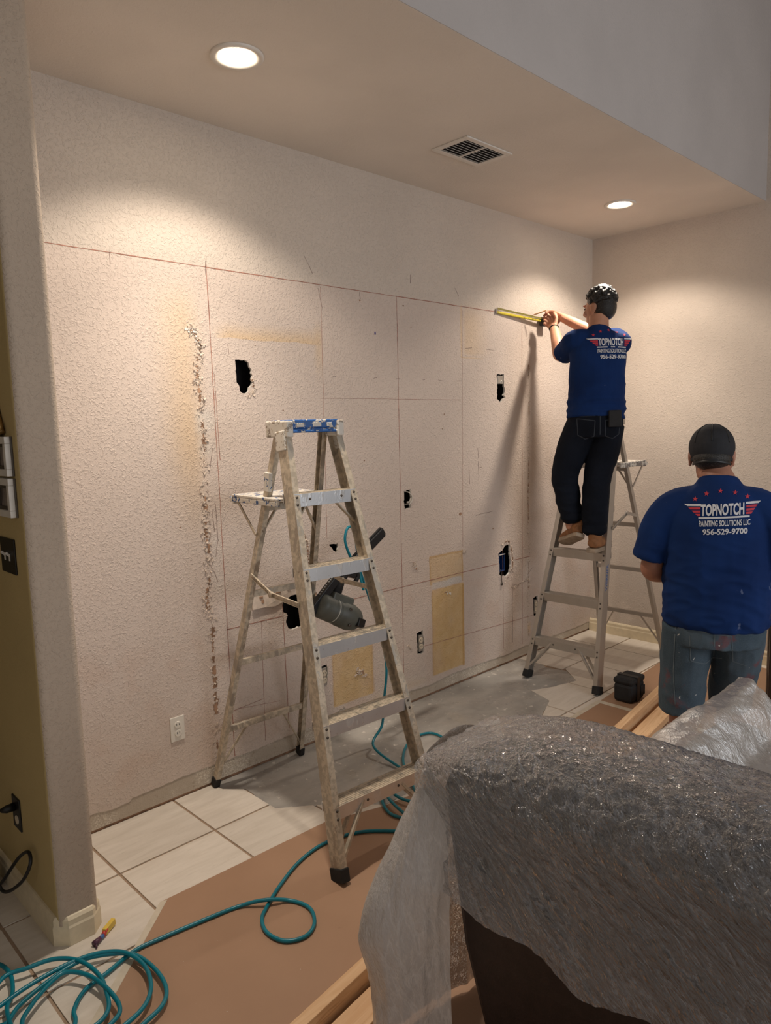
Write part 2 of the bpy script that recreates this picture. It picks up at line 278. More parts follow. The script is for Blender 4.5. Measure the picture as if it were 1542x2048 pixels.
# ------------------------------------------------------------------ mesh helpers
class MB:
    def __init__(s): s.v = []; s.f = []; s.mi = []
    def add(s, vs, fs, mi=0):
        b = len(s.v); s.v += [V(x) for x in vs]; s.f += [[i+b for i in f] for f in fs]; s.mi += [mi]*len(fs); return s
    def box(s, x0, x1, y0, y1, z0, z1, mi=0):
        return s.add([(x0,y0,z0),(x1,y0,z0),(x1,y1,z0),(x0,y1,z0),(x0,y0,z1),(x1,y0,z1),(x1,y1,z1),(x0,y1,z1)],
                     [(3,2,1,0),(4,5,6,7),(0,1,5,4),(1,2,6,5),(2,3,7,6),(3,0,4,7)], mi)
    def beam(s, p0, p1, a, b, ref, mi=0):          # a: size along ref, b: across
        p0, p1 = V(p0), V(p1); t = (p1-p0).normalized(); A = V(ref); A = (A-t*A.dot(t)).normalized(); B = t.cross(A)
        vs = [p+A*(sa*a/2)+B*(sb*b/2) for p in (p0, p1) for sa, sb in ((-1,-1),(1,-1),(1,1),(-1,1))]
        return s.add(vs, [(3,2,1,0),(4,5,6,7),(0,1,5,4),(1,2,6,5),(2,3,7,6),(3,0,4,7)], mi)
    def channel(s, p0, p1, depth, width, ref, inward, t=.003, mi=0):   # C profile: web plus two flanges pointing to inward
        p0, p1, I, A = V(p0), V(p1), V(inward), V(ref)
        s.beam(p0, p1, depth, t, A, mi)
        for sg in (-1, 1):
            o = A*(sg*(depth/2-t/2)) + I*(width/2); s.beam(p0+o, p1+o, t, width, A, mi)
        return s
    def tube(s, pts, rad, seg=12, ref=(0,0,1), mi=0, cap=True, closed=False):
        pts = [V(p) for p in pts]; n = len(pts)
        if not isinstance(rad, (list, tuple)): rad = [rad]*n
        elif isinstance(rad, tuple): rad = [rad]*n
        rings = []; prev = None
        for i in range(n):
            t = (pts[min(i+1, n-1)]-pts[max(i-1, 0)]) if not closed else (pts[(i+1) % n]-pts[i-1])
            if t.length < 1e-9: t = V((0,0,1))
            t.normalize(); R = prev if prev is not None else V(ref); A = R-t*R.dot(t)
            if A.length < 1e-4: A = V((1,0,0))-t*t.x
            A.normalize(); B = t.cross(A)
            if ref is None or prev is not None or True: prev = A if not isinstance(rad[i], tuple) else None
            a, b = rad[i] if isinstance(rad[i], tuple) else (rad[i], rad[i])
            rings.append([pts[i]+A*(a*math.cos(2*PI*k/seg))+B*(b*math.sin(2*PI*k/seg)) for k in range(seg)])
        vs = [q for r in rings for q in r]; fs = []
        for i in range(n-1 + (1 if closed else 0)):
            for k in range(seg):
                a0, a1 = i*seg+k, i*seg+(k+1) % seg; j = (i+1) % n; fs.append((a0, a1, j*seg+(k+1) % seg, j*seg+k))
        if cap and not closed:
            fs.append(tuple(range(seg))[::-1]); fs.append(tuple((n-1)*seg+k for k in range(seg)))
        return s.add(vs, fs, mi)
    def ell(s, c, r, Mx=None, seg=16, rings=10, mi=0):
        c = V(c); vs = []; fs = []; Mx = Mx or Matrix.Identity(3)
        for i in range(1, rings):
            th = PI*i/rings
            for k in range(seg):
                ph = 2*PI*k/seg; vs.append(c+Mx @ V((r[0]*math.sin(th)*math.cos(ph), r[1]*math.sin(th)*math.sin(ph), r[2]*math.cos(th))))
        vs.append(c+Mx @ V((0,0,r[2]))); vs.append(c+Mx @ V((0,0,-r[2]))); T, B = len(vs)-2, len(vs)-1
        for i in range(rings-2):
            for k in range(seg): fs.append((i*seg+k, (i+1)*seg+k, (i+1)*seg+(k+1) % seg, i*seg+(k+1) % seg))
        for k in range(seg): fs.append((T, k, (k+1) % seg)); fs.append((B, (rings-2)*seg+(k+1) % seg, (rings-2)*seg+k))
        return s.add(vs, fs, mi)
    def lathe(s, c, prof, axis=(0,0,1), ref=(1,0,0), seg=32, mi=0):
        c = V(c); ax = V(axis).normalized(); A = V(ref); A = (A-ax*A.dot(ax)).normalized(); B = ax.cross(A); vs = []; fs = []; n = len(prof)
        for r, h in prof:
            for k in range(seg): a = 2*PI*k/seg; vs.append(c+ax*h+A*(r*math.cos(a))+B*(r*math.sin(a)))
        for i in range(n-1):
            for k in range(seg): fs.append((i*seg+k, i*seg+(k+1) % seg, (i+1)*seg+(k+1) % seg, (i+1)*seg+k))
        return s.add(vs, fs, mi)
    def prism(s, poly, off, mi=0):                 # planar polygon (3-D points) pushed along off
        n = len(poly); a = [V(p) for p in poly]; b = [p+V(off) for p in a]
        return s.add(a+b, [tuple(range(n))[::-1], tuple(range(n, 2*n))]+[(i, (i+1) % n, n+(i+1) % n, n+i) for i in range(n)], mi)
    def xf(s, Mx): s.v = [Mx @ q for q in s.v]; return s
    def mesh(s, name, mats, smooth=False):
        me = bpy.data.meshes.new(name); me.from_pydata([tuple(q) for q in s.v], [], s.f)
        for q in (mats if isinstance(mats, (list, tuple)) else [mats]): me.materials.append(q)
        me.polygons.foreach_set('material_index', s.mi); me.polygons.foreach_set('use_smooth', [smooth]*len(s.f)); me.update(); return me
    def build(s, name, mats, parent=None, smooth=False, fix=True, bevel=0.0, loc=None):
        me = s.mesh(name, mats, smooth)
        if fix:
            bm = bmesh.new(); bm.from_mesh(me); bmesh.ops.recalc_face_normals(bm, faces=bm.faces); bm.to_mesh(me); bm.free()
        return link(name, me, parent, bevel, loc)
def link(name, me, parent=None, bevel=0.0, loc=None):
    o = bpy.data.objects.new(name, me); COL.objects.link(o)
    if loc is not None: o.location = loc
    if parent is not None:
        o.parent = parent; o.matrix_parent_inverse = world_of(parent).inverted()
    if bevel:
        b = o.modifiers.new('edge', 'BEVEL'); b.width = bevel; b.segments = 2; b.limit_method = 'ANGLE'; b.angle_limit = math.radians(40)
    return o
def world_of(o):
    mw = Matrix.LocRotScale(o.location, o.rotation_euler, o.scale)
    return mw if o.parent is None else world_of(o.parent) @ o.matrix_parent_inverse @ mw
def tag(o, label, cat, group=None):
    o['label'] = label; o['category'] = cat
    if group: o['group'] = group
    return o
def thing(name, label, cat, loc, group=None):
    o = bpy.data.objects.new(name, None); o.empty_display_size = .05; COL.objects.link(o); o.location = loc; return tag(o, label, cat, group)
def struct(o): o['kind'] = 'structure'; return o
def stuff(o): o['kind'] = 'stuff'; return o
def spline(pts, n=10, closed=False):
    P = [V(p) for p in pts]; out = []; L = len(P)
    for i in range(L if closed else L-1):
        if closed: a, b, c, d = P[i-1], P[i], P[(i+1) % L], P[(i+2) % L]
        else: a, b, c, d = P[max(i-1, 0)], P[i], P[i+1], P[min(i+2, L-1)]
        for k in range(n):
            t = k/n; out.append(.5*((2*b)+(c-a)*t+(2*a-5*b+4*c-d)*t*t+(3*b-a-3*c+d)*t*t*t))
    if not closed: out.append(P[-1])
    return out
def remesh(mb, name, mats, voxel, smooth_it=4, disp=None, parent=None, group_cut=None):
    """fuse the shapes of mb into one continuous surface"""
    me = mb.mesh('tmp', mats if isinstance(mats, list) else [mats]); bm = bmesh.new(); bm.from_mesh(me); bmesh.ops.recalc_face_normals(bm, faces=bm.faces); bm.to_mesh(me); bm.free()
    o = bpy.data.objects.new('tmp', me); COL.objects.link(o); r = o.modifiers.new('r', 'REMESH'); r.mode = 'VOXEL'; r.voxel_size = voxel; r.use_smooth_shade = True
    if smooth_it: q = o.modifiers.new('s', 'SMOOTH'); q.factor = .5; q.iterations = smooth_it
    dg = bpy.context.evaluated_depsgraph_get(); new = bpy.data.meshes.new_from_object(o.evaluated_get(dg)); bpy.data.objects.remove(o); bpy.data.meshes.remove(me)
    new.name = name; new.materials.clear()
    for q in (mats if isinstance(mats, list) else [mats]): new.materials.append(q)
    if disp:
        nr = [V(x.normal) for x in new.vertices]
        for x, n in zip(new.vertices, nr): x.co = x.co + n*disp(x.co)
    if group_cut:
        bm = bmesh.new(); bm.from_mesh(new)
        kill = [x for x in bm.verts if group_cut(x.co)]; bmesh.ops.delete(bm, geom=kill, context='VERTS'); bm.to_mesh(new); bm.free()
    new.polygons.foreach_set('use_smooth', [True]*len(new.polygons)); new.polygons.foreach_set('material_index', [0]*len(new.polygons)); new.update()
    return link(name, new, parent)
def text2d(body, width, height, bold=.012):
    cu = bpy.data.curves.new('t', 'FONT'); cu.body = body; cu.size = 1.0; cu.offset = bold; cu.resolution_u = 3
    o = bpy.data.objects.new('t', cu); COL.objects.link(o); dg = bpy.context.evaluated_depsgraph_get(); me = bpy.data.meshes.new_from_object(o.evaluated_get(dg))
    vs = [(q.co.x, q.co.y) for q in me.vertices]; fs = [tuple(p.vertices) for p in me.polygons]; bpy.data.objects.remove(o); bpy.data.meshes.remove(me); bpy.data.curves.remove(cu)
    x0 = min(q[0] for q in vs); x1 = max(q[0] for q in vs); y0 = min(q[1] for q in vs); y1 = max(q[1] for q in vs)
    return [((x-x0)/(x1-x0)*width, (y-y0)/(y1-y0)*height) for x, y in vs], fs

# ------------------------------------------------------------------ the room
H, XE = 3.05, 5.17
YS = -1.23                                        # front edge of the alcove's dropped ceiling
# main wall with its real holes
rng = random.Random(3)
def ragged(pts, amp=.004, step=.012):
    out = []
    for i in range(len(pts)):
        a, b = V(pts[i]), V(pts[(i+1) % len(pts)]); n = max(1, int((b-a).length/step))
        for k in range(n):
            q = a.lerp(b, k/n); out.append((q.x+(rng.uniform(-amp, amp) if k else 0), q.y+(rng.uniform(-amp, amp) if k else 0)))
    return out
holes = {'upper_left': [(1.932,2.018),(1.985,2.019),(2.008,2.008),(2.014,1.985),(2.024,1.975),(2.022,1.93),(2.026,1.915),(2.02,1.90),(2.006,1.89),(1.995,1.865),(1.965,1.862),(1.952,1.872),(1.948,1.90),(1.936,1.912)],
    'upper_right': [(3.955,2.005),(4.035,2.012),(4.035,1.93),(4.045,1.90),(4.028,1.87),(4.05,1.855),(4.02,1.845),(3.995,1.82),(3.975,1.835),(3.957,1.845),(3.96,1.93)],
    'middle': [(3.048,1.305),(3.105,1.312),(3.112,1.27),(3.10,1.20),(3.05,1.195)],
    'box': [(3.955,.80),(4.00,.815),(4.03,.845),(4.085,.85),(4.09,.77),(4.10,.72),(4.085,.65),(4.05,.628),(3.995,.64),(3.965,.655),(3.97,.70)],
    'lower_left': [(2.148,.826),(2.178,.835),(2.258,.838),(2.262,.66),(2.20,.655),(2.172,.668),(2.160,.70),(2.172,.735),(2.142,.765)],
    'brown': [(2.258,1.136),(2.312,1.134),(2.292,1.03),(2.262,1.03)],
    'notch': [(2.462,1.064),(2.526,1.064),(2.53,1.045),(2.522,1.03),(2.53,1.017),(2.514,1.015)],
    'outlet_left': [(2.362,.405),(2.418,.412),(2.425,.36),(2.415,.30),(2.372,.292)],
    'outlet_mid': [(3.128,.425),(3.188,.432),(3.196,.35),(3.185,.29),(3.135,.288)],
    'outlet_right': [(4.368,.412),(4.428,.42),(4.432,.33),(4.42,.275),(4.372,.27)],
    'low_square': [(2.470,.125),(2.53,.135),(2.545,.115),(2.53,.07),(2.475,.075)]}
loops = {k: ragged(v) for k, v in holes.items()}
bottom = [(.80,.085),(1.105,.089),(1.21,.075),(1.278,.077),(1.29,.092),(1.40,.094),(1.56,.098),(1.706,.097),(1.95,.092),(2.2,.10),(2.415,.098),(2.45,.05),(2.56,.05),(2.60,.095),(2.9,.09),(3.24,.07),(3.45,.085),(3.69,.082),(4.0,.07),(4.296,.078),(4.6,.07),(4.943,.068),(5.17,.07)]
bl = []
for i in range(len(bottom)-1):
    a, b = V(bottom[i]), V(bottom[i+1]); n = max(1, int((b-a).length/.02))
    for k in range(n):
        q = a.lerp(b, k/n); bl.append((q.x, q.y+rng.uniform(-.003, .003)))
bl.append(bottom[-1])
outer = bl + [(XE, H), (.80, H)]
allp = [outer]+list(loops.values())
flat = [q for l in allp for q in l]; tris = tessellate_polygon([[V((q[0], q[1], 0)) for q in l] for l in allp])
wm = MB(); wm.add([(x, 0, z) for x, z in flat], tris)
b0 = 0
for li, l in enumerate(allp):
    n = len(l); d = .0025 if li == 0 else .013
    cnt = len(bl)-1 if li == 0 else n
    wm.add([(x, 0, z) for x, z in l]+[(x, d, z) for x, z in l], [(i, (i+1) % n, n+(i+1) % n, n+i) for i in range(cnt)], 2 if li == 0 else 1)
me = wm.mesh('wall_back', [M['mainwall'], M['gypsum'], M['paperbrown']])
bm = bmesh.new(); bm.from_mesh(me)
for f in bm.faces:
    if f.material_index == 0 and f.normal.y > 0: f.normal_flip()
bm.to_mesh(me); bm.free()
wall_back = struct(link('wall_back', me))
bs = MB(); bs.box(.80, XE, .0025, .016, .014, .13); bare = bs.build('bare_drywall_strip', M['bare'], wall_back)
sp = MB(); sp.box(.80, XE, .010, .05, -.008, .0135); sp.build('sole_plate', M['paperbrown'], wall_back)
for k, l in holes.items():                        # stud bay seen through each hole
    x0 = min(q[0] for q in l)-.03; x1 = max(q[0] for q in l)+.03; z0 = min(q[1] for q in l)-.03; z1 = max(q[1] for q in l)+.03
    x1 = min(x1, 2.345) if k in ('brown',) else x1
    dp = .035 if k == 'brown' else .095
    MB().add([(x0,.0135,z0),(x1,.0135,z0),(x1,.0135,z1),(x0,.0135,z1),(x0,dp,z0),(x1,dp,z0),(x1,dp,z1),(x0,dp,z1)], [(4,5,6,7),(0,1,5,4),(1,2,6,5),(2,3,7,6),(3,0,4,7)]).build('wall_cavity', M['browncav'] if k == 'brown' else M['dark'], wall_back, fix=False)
# chalk and pencil lines
def mark(name, a, b, w, mat, wob=.0012):
    a, b = V(a), V(b); t = (b-a); n = max(2, int(t.length/.06)); t.normalize(); p = V((-t.y, t.x)); mb = MB(); L = []
    for k in range(n+1):
        q = a.lerp(b, k/n)+p*rng.uniform(-wob, wob)*.6; ww = w*rng.uniform(.6, 1.2)/2; L.append((q-p*ww, q+p*ww))
    vs = [(x.x, -.0007, x.y) for pr in L for x in pr]+[(x.x, .0002, x.y) for pr in L for x in pr]; m2 = 2*(n+1)
    mb.add(vs, [(2*k, 2*k+1, 2*k+3, 2*k+2) for k in range(n)]+[(2*k, 2*k+2, m2+2*k+2, m2+2*k) for k in range(n)]+[(2*k+1, m2+2*k+1, m2+2*k+3, 2*k+3) for k in range(n)])
    return mb.build(name, mat, wall_back)
mark('chalk_line', (.89, 2.428), (3.95, 2.411), .0042, M['chalk'])
for x0, z0, x1, z1, w in ((1.806,2.45,1.818,.10,.0036),(1.818,1.95,1.824,1.55,.0025),(3.027,2.42,3.010,.13,.0032),(4.243,2.38,4.231,.10,.0028),(2.470,2.41,2.452,1.10,.0016),(3.607,2.39,3.58,.9,.0016),(1.812,.740,2.138,.738,.0038),(2.268,.738,3.958,.731,.0038),(4.105,.730,4.33,.727,.0038),(3.20,.330,4.365,.285,.0026),(2.44,1.842,3.58,1.837,.0016),(2.142,.80,2.15,.14,.0034),(1.812,.33,2.0,.34,.002),(2.0,.12,2.01,.74,.0022),(1.86,.33,2.1,.3,.0015),(4.005,.82,4.01,.12,.002)):
    mark('chalk_line', (x0, z0), (x1, z1), w, M['chalk'])
for x0, z0, x1, z1 in ((1.806,2.46,1.80,2.39),(2.37,2.55,2.42,2.47),(2.455,2.40,2.475,2.30),(2.745,2.412,2.745,2.375),(1.36,2.426,1.36,2.38),(3.145,2.55,3.145,2.50),(3.54,2.52,3.575,2.47),(3.005,1.955,3.04,1.955),(2.83,1.955,2.855,1.955),(2.53,1.955,2.555,1.955),(3.23,1.955,3.25,1.955),(3.37,1.955,3.41,1.955),(3.55,1.955,3.60,1.957),
                       (3.745,1.53,3.752,1.46),(3.75,1.44,3.752,1.30),(3.655,1.42,3.66,1.30),(3.75,1.40,3.79,1.402),(1.90,2.09,1.90,2.04),(1.785,1.35,1.79,1.18),(1.765,1.32,1.775,1.22),(1.79,1.18,1.772,1.10),(1.74,1.07,1.78,.98),(3.72,1.09,3.9,1.10),(3.97,2.48,3.97,2.50),(1.767,1.51,1.787,1.61),(4.115,.55,4.115,.14),(4.115,.55,4.31,.555),(3.63,2.16,3.70,2.165),(3.85,2.165,3.93,2.16),(4.30,.60,4.36,.64)):
    mark('pencil_mark', (x0, z0), (x1, z1), .0028, M['pencil'], .004)
mk = MB(); mk.ell((2.85,-.0005,2.20), (.006,.0015,.009), seg=8, rings=6); mk.build('ink_mark', M['blueink'], wall_back)
for i, (x, z, r) in enumerate(((2.742,2.367,.006),(3.08,2.37,.006),(3.14,2.25,.004),(2.05,2.09,.004),(2.62,1.34,.005),(3.56,1.115,.013),(3.9,.98,.006),(2.74,1.5,.005),(3.4,1.66,.004),(2.2,1.78,.004),(3.42,1.75,.005),(1.60,1.26,.004))):
    q = MB(); q.ell((x,-.0002,z), (r,.0012,r*.8), seg=8, rings=6); q.build('nail_hole', M['paperbrown'], wall_back)
# torn paint and paper along the old panel edges
def torn(path, width, n, name, seed, flakes):
    R = random.Random(seed); P = spline([V((x, 0, z)) for x, z in path], 14); br = MB(); fl = MB()
    seg = []
    k = 0
    while k < len(P)-3:                              # brown bared paper in irregular runs
        run = R.randint(3, 8)
        if R.random() < .6:
            pts = spline(P[k:min(k+run, len(P))], 3); mm = len(pts); wv = R.uniform(.25, 1.0)
            L = [(q.x-width*wv*R.uniform(.05, .5), q.z) for q in pts]; Q = [(q.x+width*wv*R.uniform(.05, .5), q.z+R.uniform(-.004, .004)) for q in pts]
            if mm > 1: br.add([(x, -.0009, z) for x, z in L]+[(x, -.0012, z) for x, z in Q], [(i, i+1, mm+i+1, mm+i) for i in range(mm-1)])
        k += run
    for i in range(n*2):                             # curled ragged flakes
        q = R.choice(P); x = q.x+R.uniform(-.55, .55)*width; z = q.z+R.uniform(-.01, .01); a = R.choice((0, PI))+R.uniform(-.9, .9); l = R.uniform(.003, .011)*(1+width*14); w = R.uniform(.0015, .005)*(1+width*12); lift = R.uniform(.0015, .007)
        e = V((math.cos(a), math.sin(a))); p = V((-e.y, e.x)); c = V((x, z)); top = []
        for s_, lf in ((0, .0), (.5, lift*.35), (1, lift)):
            for t_ in (-1, 1):
                qq = c+e*(l*s_*R.uniform(.6, 1.2))+p*(w*t_*R.uniform(.3, 1.2)); top.append((qq.x, -.0008-lf, qq.y))
        vs = top+[(x_, .0006+(y_+.0008)*.8, z_) for x_, y_, z_ in top]
        fl.add(vs, [(0,1,3,2),(2,3,5,4),(7,6,8,9),(9,8,10,11),(0,2,8,6),(2,4,10,8),(1,7,9,3),(3,9,11,5),(4,5,11,10)])
    stuff(br.build(name+'_backing', M['paperbrown'], wall_back, fix=False)); stuff(fl.build(name, flakes, wall_back, fix=True))
crack = [(1.695,2.160),(1.72,2.12),(1.753,2.075),(1.735,2.0),(1.730,1.919),(1.737,1.829),(1.741,1.693),(1.745,1.579),(1.735,1.419),(1.732,1.30),(1.727,1.233),(1.737,1.137),(1.735,1.020),(1.712,.893),(1.734,.803),(1.731,.658),(1.731,.412),(1.723,.10)]
torn(crack, .035, 150, 'torn_paint', 11, M['flake'])
torn([(1.70,2.15),(1.745,2.10),(1.765,2.065)], .04, 12, 'torn_paint', 5, M['gypsum'])
torn([(4.320,2.081),(4.323,1.9),(4.323,1.490),(4.309,1.136),(4.319,.811),(4.305,.447),(4.31,.15)], .016, 70, 'torn_paint', 13, M['flake'])
torn([(4.00,.86),(4.07,.87),(4.11,.80),(4.115,.66),(4.03,.60)], .03, 26, 'torn_paint', 15, M['flake'])
torn([(4.10,.54),(4.2,.545),(4.31,.56),(4.305,.40)], .012, 26, 'torn_paint', 17, M['flake'])
torn([(2.02,1.93),(2.03,1.90),(2.02,1.86),(2.0,1.85)], .025, 12, 'torn_paint', 19, M['flake'])
torn([(2.30,1.14),(2.32,1.08),(2.32,1.0),(2.34,.9),(2.36,.8)], .03, 30, 'torn_paint', 21, M['flake'])
torn([(2.62,.29),(2.66,.32),(2.69,.27)], .04, 14, 'torn_paint', 23, M['flake'])
torn([(3.10,.865),(3.13,.86),(3.14,.82)], .025, 8, 'torn_paint', 25, M['flake'])
torn([(3.585,.86),(3.61,.87)], .03, 8, 'torn_paint', 27, M['flake'])
torn([(3.06,.37),(3.07,.34)], .02, 5, 'torn_paint', 29, M['flake'])
torn([(3.40,.63),(3.44,.625)], .02, 5, 'torn_paint', 31, M['gypsum'])
sc = MB(); sc.prism([(1.960,-.006,.885),(2.259,-.006,.885),(2.262,-.006,.835),(2.20,-.006,.838),(2.14,-.008,.812),(2.09,-.010,.80),(2.03,-.012,.808),(1.955,-.014,.808)], (0, .0065, 0)); sc.build('peeled_paper_panel', M['flake'], wall_back, bevel=.001)
for x, z, w, h in ((2.0,.855,.02,.012),(2.01,.83,.015,.02),(2.1,.865,.03,.006),(2.17,.87,.02,.008)):
    q = MB(); q.box(x, x+w, -.0125, -.005, z, z+h); q.build('torn_scrap', M['paperbrown'], wall_back, bevel=.002)
# end wall, ceiling, header, hall
def quadbox(name, b, mat, bev=0): return struct(MB().box(*b).build(name, mat, bevel=bev))
wall_right = quadbox('wall_right', (XE, XE+.12, -5.2, .15, -.02, 4.6), M['wall'])
cm = MB(); ceiling = None
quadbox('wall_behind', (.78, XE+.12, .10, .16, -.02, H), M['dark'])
ceiling = quadbox('ceiling', (-1.4, XE, YS, 3.2, H, H+.10), M['ceiling'])
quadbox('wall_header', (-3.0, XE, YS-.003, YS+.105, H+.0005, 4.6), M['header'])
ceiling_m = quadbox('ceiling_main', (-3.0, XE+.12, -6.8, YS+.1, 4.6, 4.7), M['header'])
quadbox('wall_hall_blocker', (-1.5, -1.4, -.9, 3.2, -.02, H), M['hall'])  # unseen wall, added to keep world light out of the hall
quadbox('wall_hall_end_blocker', (-1.5, .8, 3.2, 3.3, -.02, H), M['hall'])  # unseen far wall, added to close the hall against world light
# column / wall end with rounded corners
cx0, cx1, cy = .752, .885, -.605
mb = MB(); R = .022; prof = [(cx1, .0), (cx1, cy+R)]
for k in range(7): a = k/6*PI/2; prof.append((cx1-R+R*math.cos(a), cy+R-R*math.sin(a)))
for k in range(7): a = k/6*PI/2; prof.append((cx0+R-R*math.sin(a), cy+R-R*math.cos(a)))
prof += [(cx0, 3.2), (cx1-.02, 3.2), (cx1-.02, .0)]
n = len(prof)
nz = 90
zs = [H*k/nz for k in range(nz+1)]
mb.add([(x, y, z) for z in zs for x, y in prof], [(j*n+i, j*n+(i+1) % n, (j+1)*n+(i+1) % n, (j+1)*n+i) for j in range(nz) for i in range(n)])
me = mb.mesh('wall_left', [M['column'], M['hall']], True)
bm = bmesh.new(); bm.from_mesh(me); bmesh.ops.recalc_face_normals(bm, faces=bm.faces)
for f in bm.faces:
    f.material_index = 1 if f.normal.x < -.8 else 0; f.smooth = abs(abs(f.normal.x)-1) > .001 and abs(abs(f.normal.y)-1) > .001
bm.to_mesh(me); bm.free(); wall_left = struct(link('wall_left', me))
# baseboards
bprof = [(0, 0), (.014, 0), (.014, .062), (.011, .070), (.011, .088), (.005, .098), (0, .10)]
def baseboard(name, path, closed=False):          # path of (x, y, nx, ny): outward normal per corner (mitred)
    mb = MB(); L = len(bprof)
    for x, y, nx, ny in path: mb.add([(x+nx*d, y+ny*d, z) for d, z in bprof], [])
    fs = []
    for i in range(len(path)-1):
        for k in range(L-1): fs.append((i*L+k, (i+1)*L+k, (i+1)*L+k+1, i*L+k+1))
    fs.append(tuple(range(L))); fs.append(tuple((len(path)-1)*L+k for k in range(L)))
    mb.add([], []); mb.f = [list(f) for f in fs]; mb.mi = [0]*len(fs); return struct(mb.build(name, M['cream'], bevel=.0))
baseboard('baseboard_right', [(XE, .0, -1, 0), (XE, -5.2, -1, 0)])
pc = [(cx1, 0.0, 1, 0), (cx1, cy+.025, 1, 0), (cx1-.025, cy, 0, -1), (cx0+.025, cy, 0, -1), (cx0, cy+.025, -1, 0), (cx0, 3.2, -1, 0)]
baseboard('baseboard_left', [(x+(0), y, nx, ny) for x, y, nx, ny in pc])
# ------------------------------------------------------------------ floor
floor = quadbox('floor', (-3.0, XE+.12, -6.8, 3.3, -.10, -.0042), M['grout'])
KC = [(1.69, 0.03), (1.70,-.07), (1.772,-.15), (1.768,-.40), (1.84,-.48), (1.93,-.525), (2.05,-.66), (2.13,-.74), (2.9,-.76), (3.22,-.70), (3.45,-.69), (3.665,-.60), (3.715,-.51), (3.74,-.425), (3.86,-.48), (4.07,-.54), (4.20,-.385), (4.16,-.25), (4.21,-.16), (4.2, .03)]
R = random.Random(5); kc = []
for i in range(len(KC)):
    a, b = V(KC[i]), V(KC[(i+1) % len(KC)]); nn = max(1, int((b-a).length/.05))
    for k in range(nn): q = a.lerp(b, k/nn); kc.append((q.x+R.uniform(-.006, .006), q.y+R.uniform(-.006, .006)))
tt = tessellate_polygon([[V((x, y, 0)) for x, y in kc]]); cp = MB(); nk = len(kc)
cp.add([(x, y, -.0018) for x, y in kc]+[(x, y, -.0042) for x, y in kc], list(tt)+[(i, (i+1) % nk, nk+(i+1) % nk, nk+i) for i in range(nk)]); cp.build('concrete_patch', M['concrete'], floor)
CONV = [[(1.69,.03),(1.70,-.07),(1.772,-.15),(1.772,.03)], [(1.768,.03),(1.768,-.40),(1.93,-.525),(1.93,.03)], [(1.93,.03),(1.93,-.525),(2.13,-.74),(2.9,-.76),(3.2,-.70),(3.2,.03)], [(3.2,.03),(3.2,-.705),(3.45,-.69),(3.66,-.60),(3.73,-.42),(3.73,.03)], [(3.73,.03),(3.73,-.42),(3.86,-.48),(4.07,-.54),(4.20,-.385),(4.2,.03)]]
def clip(poly, a, b, keep_left):
    out = []; n = len(poly)
    def sd(p): return ((b[0]-a[0])*(p[1]-a[1])-(b[1]-a[1])*(p[0]-a[0]))*(1 if keep_left else -1)
    for i in range(n):
        p, q = poly[i], poly[(i+1) % n]; sp_, sq = sd(p), sd(q)
        if sp_ >= 0: out.append(p)
        if sp_*sq < 0: t = sp_/(sp_-sq); out.append((p[0]+(q[0]-p[0])*t, p[1]+(q[1]-p[1])*t))
    return out
def subtract(polys, K):
    area2 = sum(K[i][0]*K[(i+1) % len(K)][1]-K[(i+1) % len(K)][0]*K[i][1] for i in range(len(K)))
    K = K if area2 > 0 else K[::-1]; res = []
    for P in polys:
        rest = P
        for i in range(len(K)):
            a, b = K[i], K[(i+1) % len(K)]; o = clip(rest, a, b, False)
            if len(o) > 2: res.append(o)
            rest = clip(rest, a, b, True)
            if len(rest) < 3: break
    return res
def parea(P): return abs(sum(P[i][0]*P[(i+1) % len(P)][1]-P[(i+1) % len(P)][0]*P[i][1] for i in range(len(P))))/2
TP, G = .42, .0055
tx0, ty0 = .645, -.354
whole = None
for i in range(-5, 12):
    for j in range(-9, 5):
        x0, x1 = tx0+TP*i+G, tx0+TP*(i+1)-G; y0, y1 = ty0+TP*j+G, ty0+TP*(j+1)-G
        x1 = min(x1, XE-.002)
        if x0 > -.1: y1 = min(y1, .008) if x0 > .80 else y1
        if x0 < cx1 and x1 > cx0 and y1 > cy: pass
        if x1-x0 < .02 or y1-y0 < .012 or x0 < -1.6: continue
        if y1 < -1.6 and not (x1 < .9 or x0 > 3.3): continue
        polys = [[(x0,y0),(x1,y0),(x1,y1),(x0,y1)]]; a0 = parea(polys[0])
        for K in CONV: polys = subtract(polys, K)
        polys = [P for P in polys if parea(P) > 2e-4]
        if not polys: continue
        cut = abs(sum(parea(P) for P in polys)-a0) > 1e-5
        ox, oy = (x0+x1)/2, (y0+y1)/2
        full = abs(x1-x0-(TP-2*G)) < 1e-6 and abs(y1-y0-(TP-2*G)) < 1e-6 and not cut
        if full and whole: link('tile', whole, floor, loc=(ox, oy, 0))
        else:
            mb = MB()
            for P in polys: mb.prism([(q[0]-ox, q[1]-oy, -.0041) for q in P], (0, 0, .0041))
            o = mb.build('tile', M['tile'], floor, loc=(ox, oy, 0))
            if full: whole = o.data
